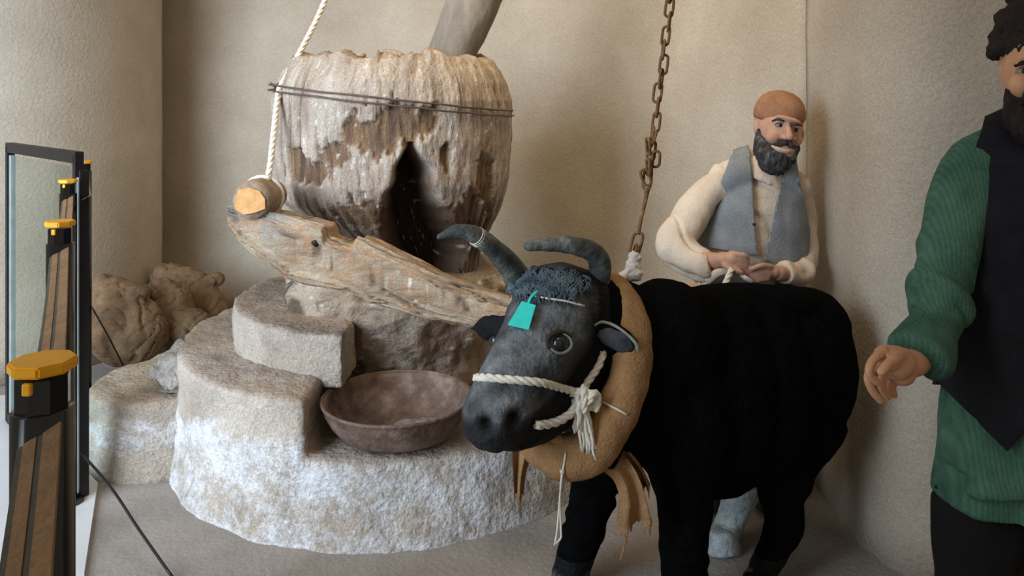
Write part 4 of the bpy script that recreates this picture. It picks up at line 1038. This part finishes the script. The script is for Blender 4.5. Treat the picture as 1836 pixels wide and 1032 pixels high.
sack('brown burlap sack wedged in the middle between the other two sacks', [(P(305, 562, 4.2), (.12, .14, .17)), (P(335, 585, 4.15), (.12, .12, .10)), (P(288, 520, 4.2), (.08, .08, .07))], None, 4)
sack('brown burlap sack heaped rearmost in the wall corner', [(P(330, 535, 4.5), (.20, .15, .18)), (P(370, 560, 4.46), (.12, .12, .15)), (P(300, 495, 4.52), (.10, .08, .08)), (P(345, 610, 4.46), (.2, .15, .12)), (P(385, 500, 4.5), (.05, .05, .04))], None, 8)

# ================================================================== BARRIER
SP = [((77, 648), .75), ((108, 398), 1.69), ((122, 323), 2.70), ((153, 289), 3.72)]
LB = ['nearest black barrier post with a large yellow octagonal cap', 'second black barrier post, its yellow cap halfway up the glass panel', 'third black barrier post with a small yellow cap near the panel top', 'farthest barrier post, its tiny yellow cap at the corner of the glass panel']
CT = []
for ((x, y), d), lb in zip(SP, LB):
    c = P(x, y, d); c.z = P(x, y, d).z; CT.append(c)
    t = thing('barrier_post', lb, 'barrier post', (c.x, c.y, .012), 'black posts of the belt barrier')
    bm = bmesh.new(); tube(bm, [Vector((c.x, c.y, .02)), Vector((c.x, c.y, c.z - .045))], .0275, 24); part('post', bm, 'black_gloss', t)
    bm = bmesh.new(); tube(bm, [Vector((c.x, c.y, .012)), Vector((c.x, c.y, .02)), Vector((c.x, c.y, .03))], [.05, .05, .03], 24); part('floor_flange', bm, 'black_gloss', t)
    bm = bmesh.new(); tube(bm, [Vector((c.x, c.y, c.z - .05)), Vector((c.x, c.y, c.z - .012))], .024, 8); hd = part('belt_head', bm, 'black_gloss', t, smooth=False)
    bm = bmesh.new(); box(bm, (c.x, c.y - .024, c.z - .018), (.009, .006, .012), bevel=.002); part('latch', bm, 'amber', hd, 'small yellow latch', smooth=False)
    bm = bmesh.new(); rot8 = [Vector((c.x + .0305 * math.cos(a), c.y + .0305 * math.sin(a), 0)) for a in [math.pi / 8 + k * math.pi / 4 for k in range(8)]]
    prism(bm, [(v.x, v.y) for v in rot8], c.z - .008, c.z + .003); bmesh.ops.bevel(bm, geom=bm.edges[:], offset=.002, segments=2, affect='EDGES')
    part('cap', bm, 'amber', t, 'flat yellow octagonal cap', smooth=False)
CT.insert(0, Vector((-.10, .10, CT[0].z)))
BL = ['brown barrier belt running toward the viewer from the nearest post', 'brown barrier belt between the nearest and second posts', 'brown barrier belt between the second and third posts', 'short far brown barrier belt between the third and farthest posts']
for k in range(4):
    a, b = CT[k], CT[k + 1]; t = thing('barrier_belt', BL[k], 'belt', (a + b) / 2 - Vector((0, 0, .1)), 'brown belts of the barrier')
    dr = (b - a); dr.z = 0; dr.normalize(); sd = Vector((-dr.y, dr.x, 0)); sd = sd if sd.x < 0 else -sd
    A = a - Vector((0, 0, .062)) + dr * .026; B = b - Vector((0, 0, .062)) - dr * .026
    if k == 3: A = a + Vector((.055, .02, -.062))
    if k == 0: A = a - Vector((0, 0, .075))
    tl = (sd * .88 - Vector((0, 0, .46))).normalized(); nrm = dr.cross(tl).normalized(); nrm = nrm if nrm.z > 0 else -nrm
    def strip(o0, o1, th):
        bm = bmesh.new(); R = []
        for i in range(25):
            u = i / 24; p = A.lerp(B, u) - Vector((0, 0, .035 * 4 * u * (1 - u))) - sd * 0
            R.append([bm.verts.new(p + tl * o0), bm.verts.new(p + tl * o1), bm.verts.new(p + tl * o1 + nrm * th), bm.verts.new(p + tl * o0 + nrm * th)])
        for r0, r1 in zip(R, R[1:]):
            for q in range(4): bm.faces.new((r0[q], r0[(q + 1) % 4], r1[(q + 1) % 4], r1[q]))
        bm.faces.new(R[0][::-1]); bm.faces.new(R[-1]); return bm
    part('webbing', strip(-.019, -.003, .003), 'belt', t, smooth=False); part('webbing', strip(.003, .015, .003), 'belt', t, smooth=False)
    part('edge_band', strip(-.003, .003, .002), 'belt_edge', t, smooth=False); part('edge_band', strip(.015, .021, .002), 'belt_edge', t, smooth=False)

# glass panel in a black frame
G0, G1 = P(140, 885, 2.78), P(18, 760, 3.38); G0.z = G1.z = .0
gp = thing('glass_panel', 'tall clear glass panel in a black metal frame beside the barrier posts', 'glass panel', (G0.x, G0.y, .012))
gd = (G1 - G0).normalized(); gw = (G1 - G0).length; gn = Vector((gd.y, -gd.x, 0)); gn = gn if gn.y < 0 else -gn
R3 = Matrix((gd, gn, Vector((0, 0, 1)))).transposed()
def gbox(u, z, su, sz, dep=.03, off=0, bev=.002):
    bm = bmesh.new(); box(bm, G0 + gd * u + gn * off + Vector((0, 0, z)), (su, dep, sz), R3, bev); return bm
part('stile', gbox(0, .61, .028, 1.19), 'black_matte', gp, smooth=False)
part('stile', gbox(gw, .61, .03, 1.19), 'black_matte', gp, smooth=False)
part('top_rail', gbox(gw / 2, 1.197, gw + .03, .042), 'black_matte', gp, smooth=False)
part('bottom_rail', gbox(gw / 2, .035, gw, .045), 'black_matte', gp, smooth=False)
part('inner_bead', gbox(gw - .032, .61, .028, 1.11, .018), 'alu', gp, 'pale metal bead', smooth=False)
part('glass_pane', gbox(gw / 2 - .02, .61, gw - .07, 1.10, .006, 0, 0), 'glass', gp, smooth=False)
part('channel', gbox(-.034, .57, .040, 1.116, .02), 'alu', gp, 'grey metal channel on the outer stile', smooth=False)
part('channel_edge', gbox(-.061, .585, .014, 1.14, .03), 'black_matte', gp, smooth=False)

# stay rods
bm = bmesh.new(); tube(bm, [P(146, 812, 2.70), P(200, 875, 2.52), P(250, 950, 2.40), P(312, 1038, 2.27)], .0045, 8, smooth=5); solo('stay_cable', bm, 'black_matte', 'thin dark stay cable slanting from the glass panel foot to the near floor', 'cable')
bm = bmesh.new(); e = P(221, 655, 3.9); tube(bm, [P(163, 548, 3.72), P(190, 595, 3.74), P(221, 655, 3.78)], .004, 8, smooth=5); solo('stay_cable', bm, 'black_matte', 'thin dark stay cable in front of the fat burlap sack', 'cable')
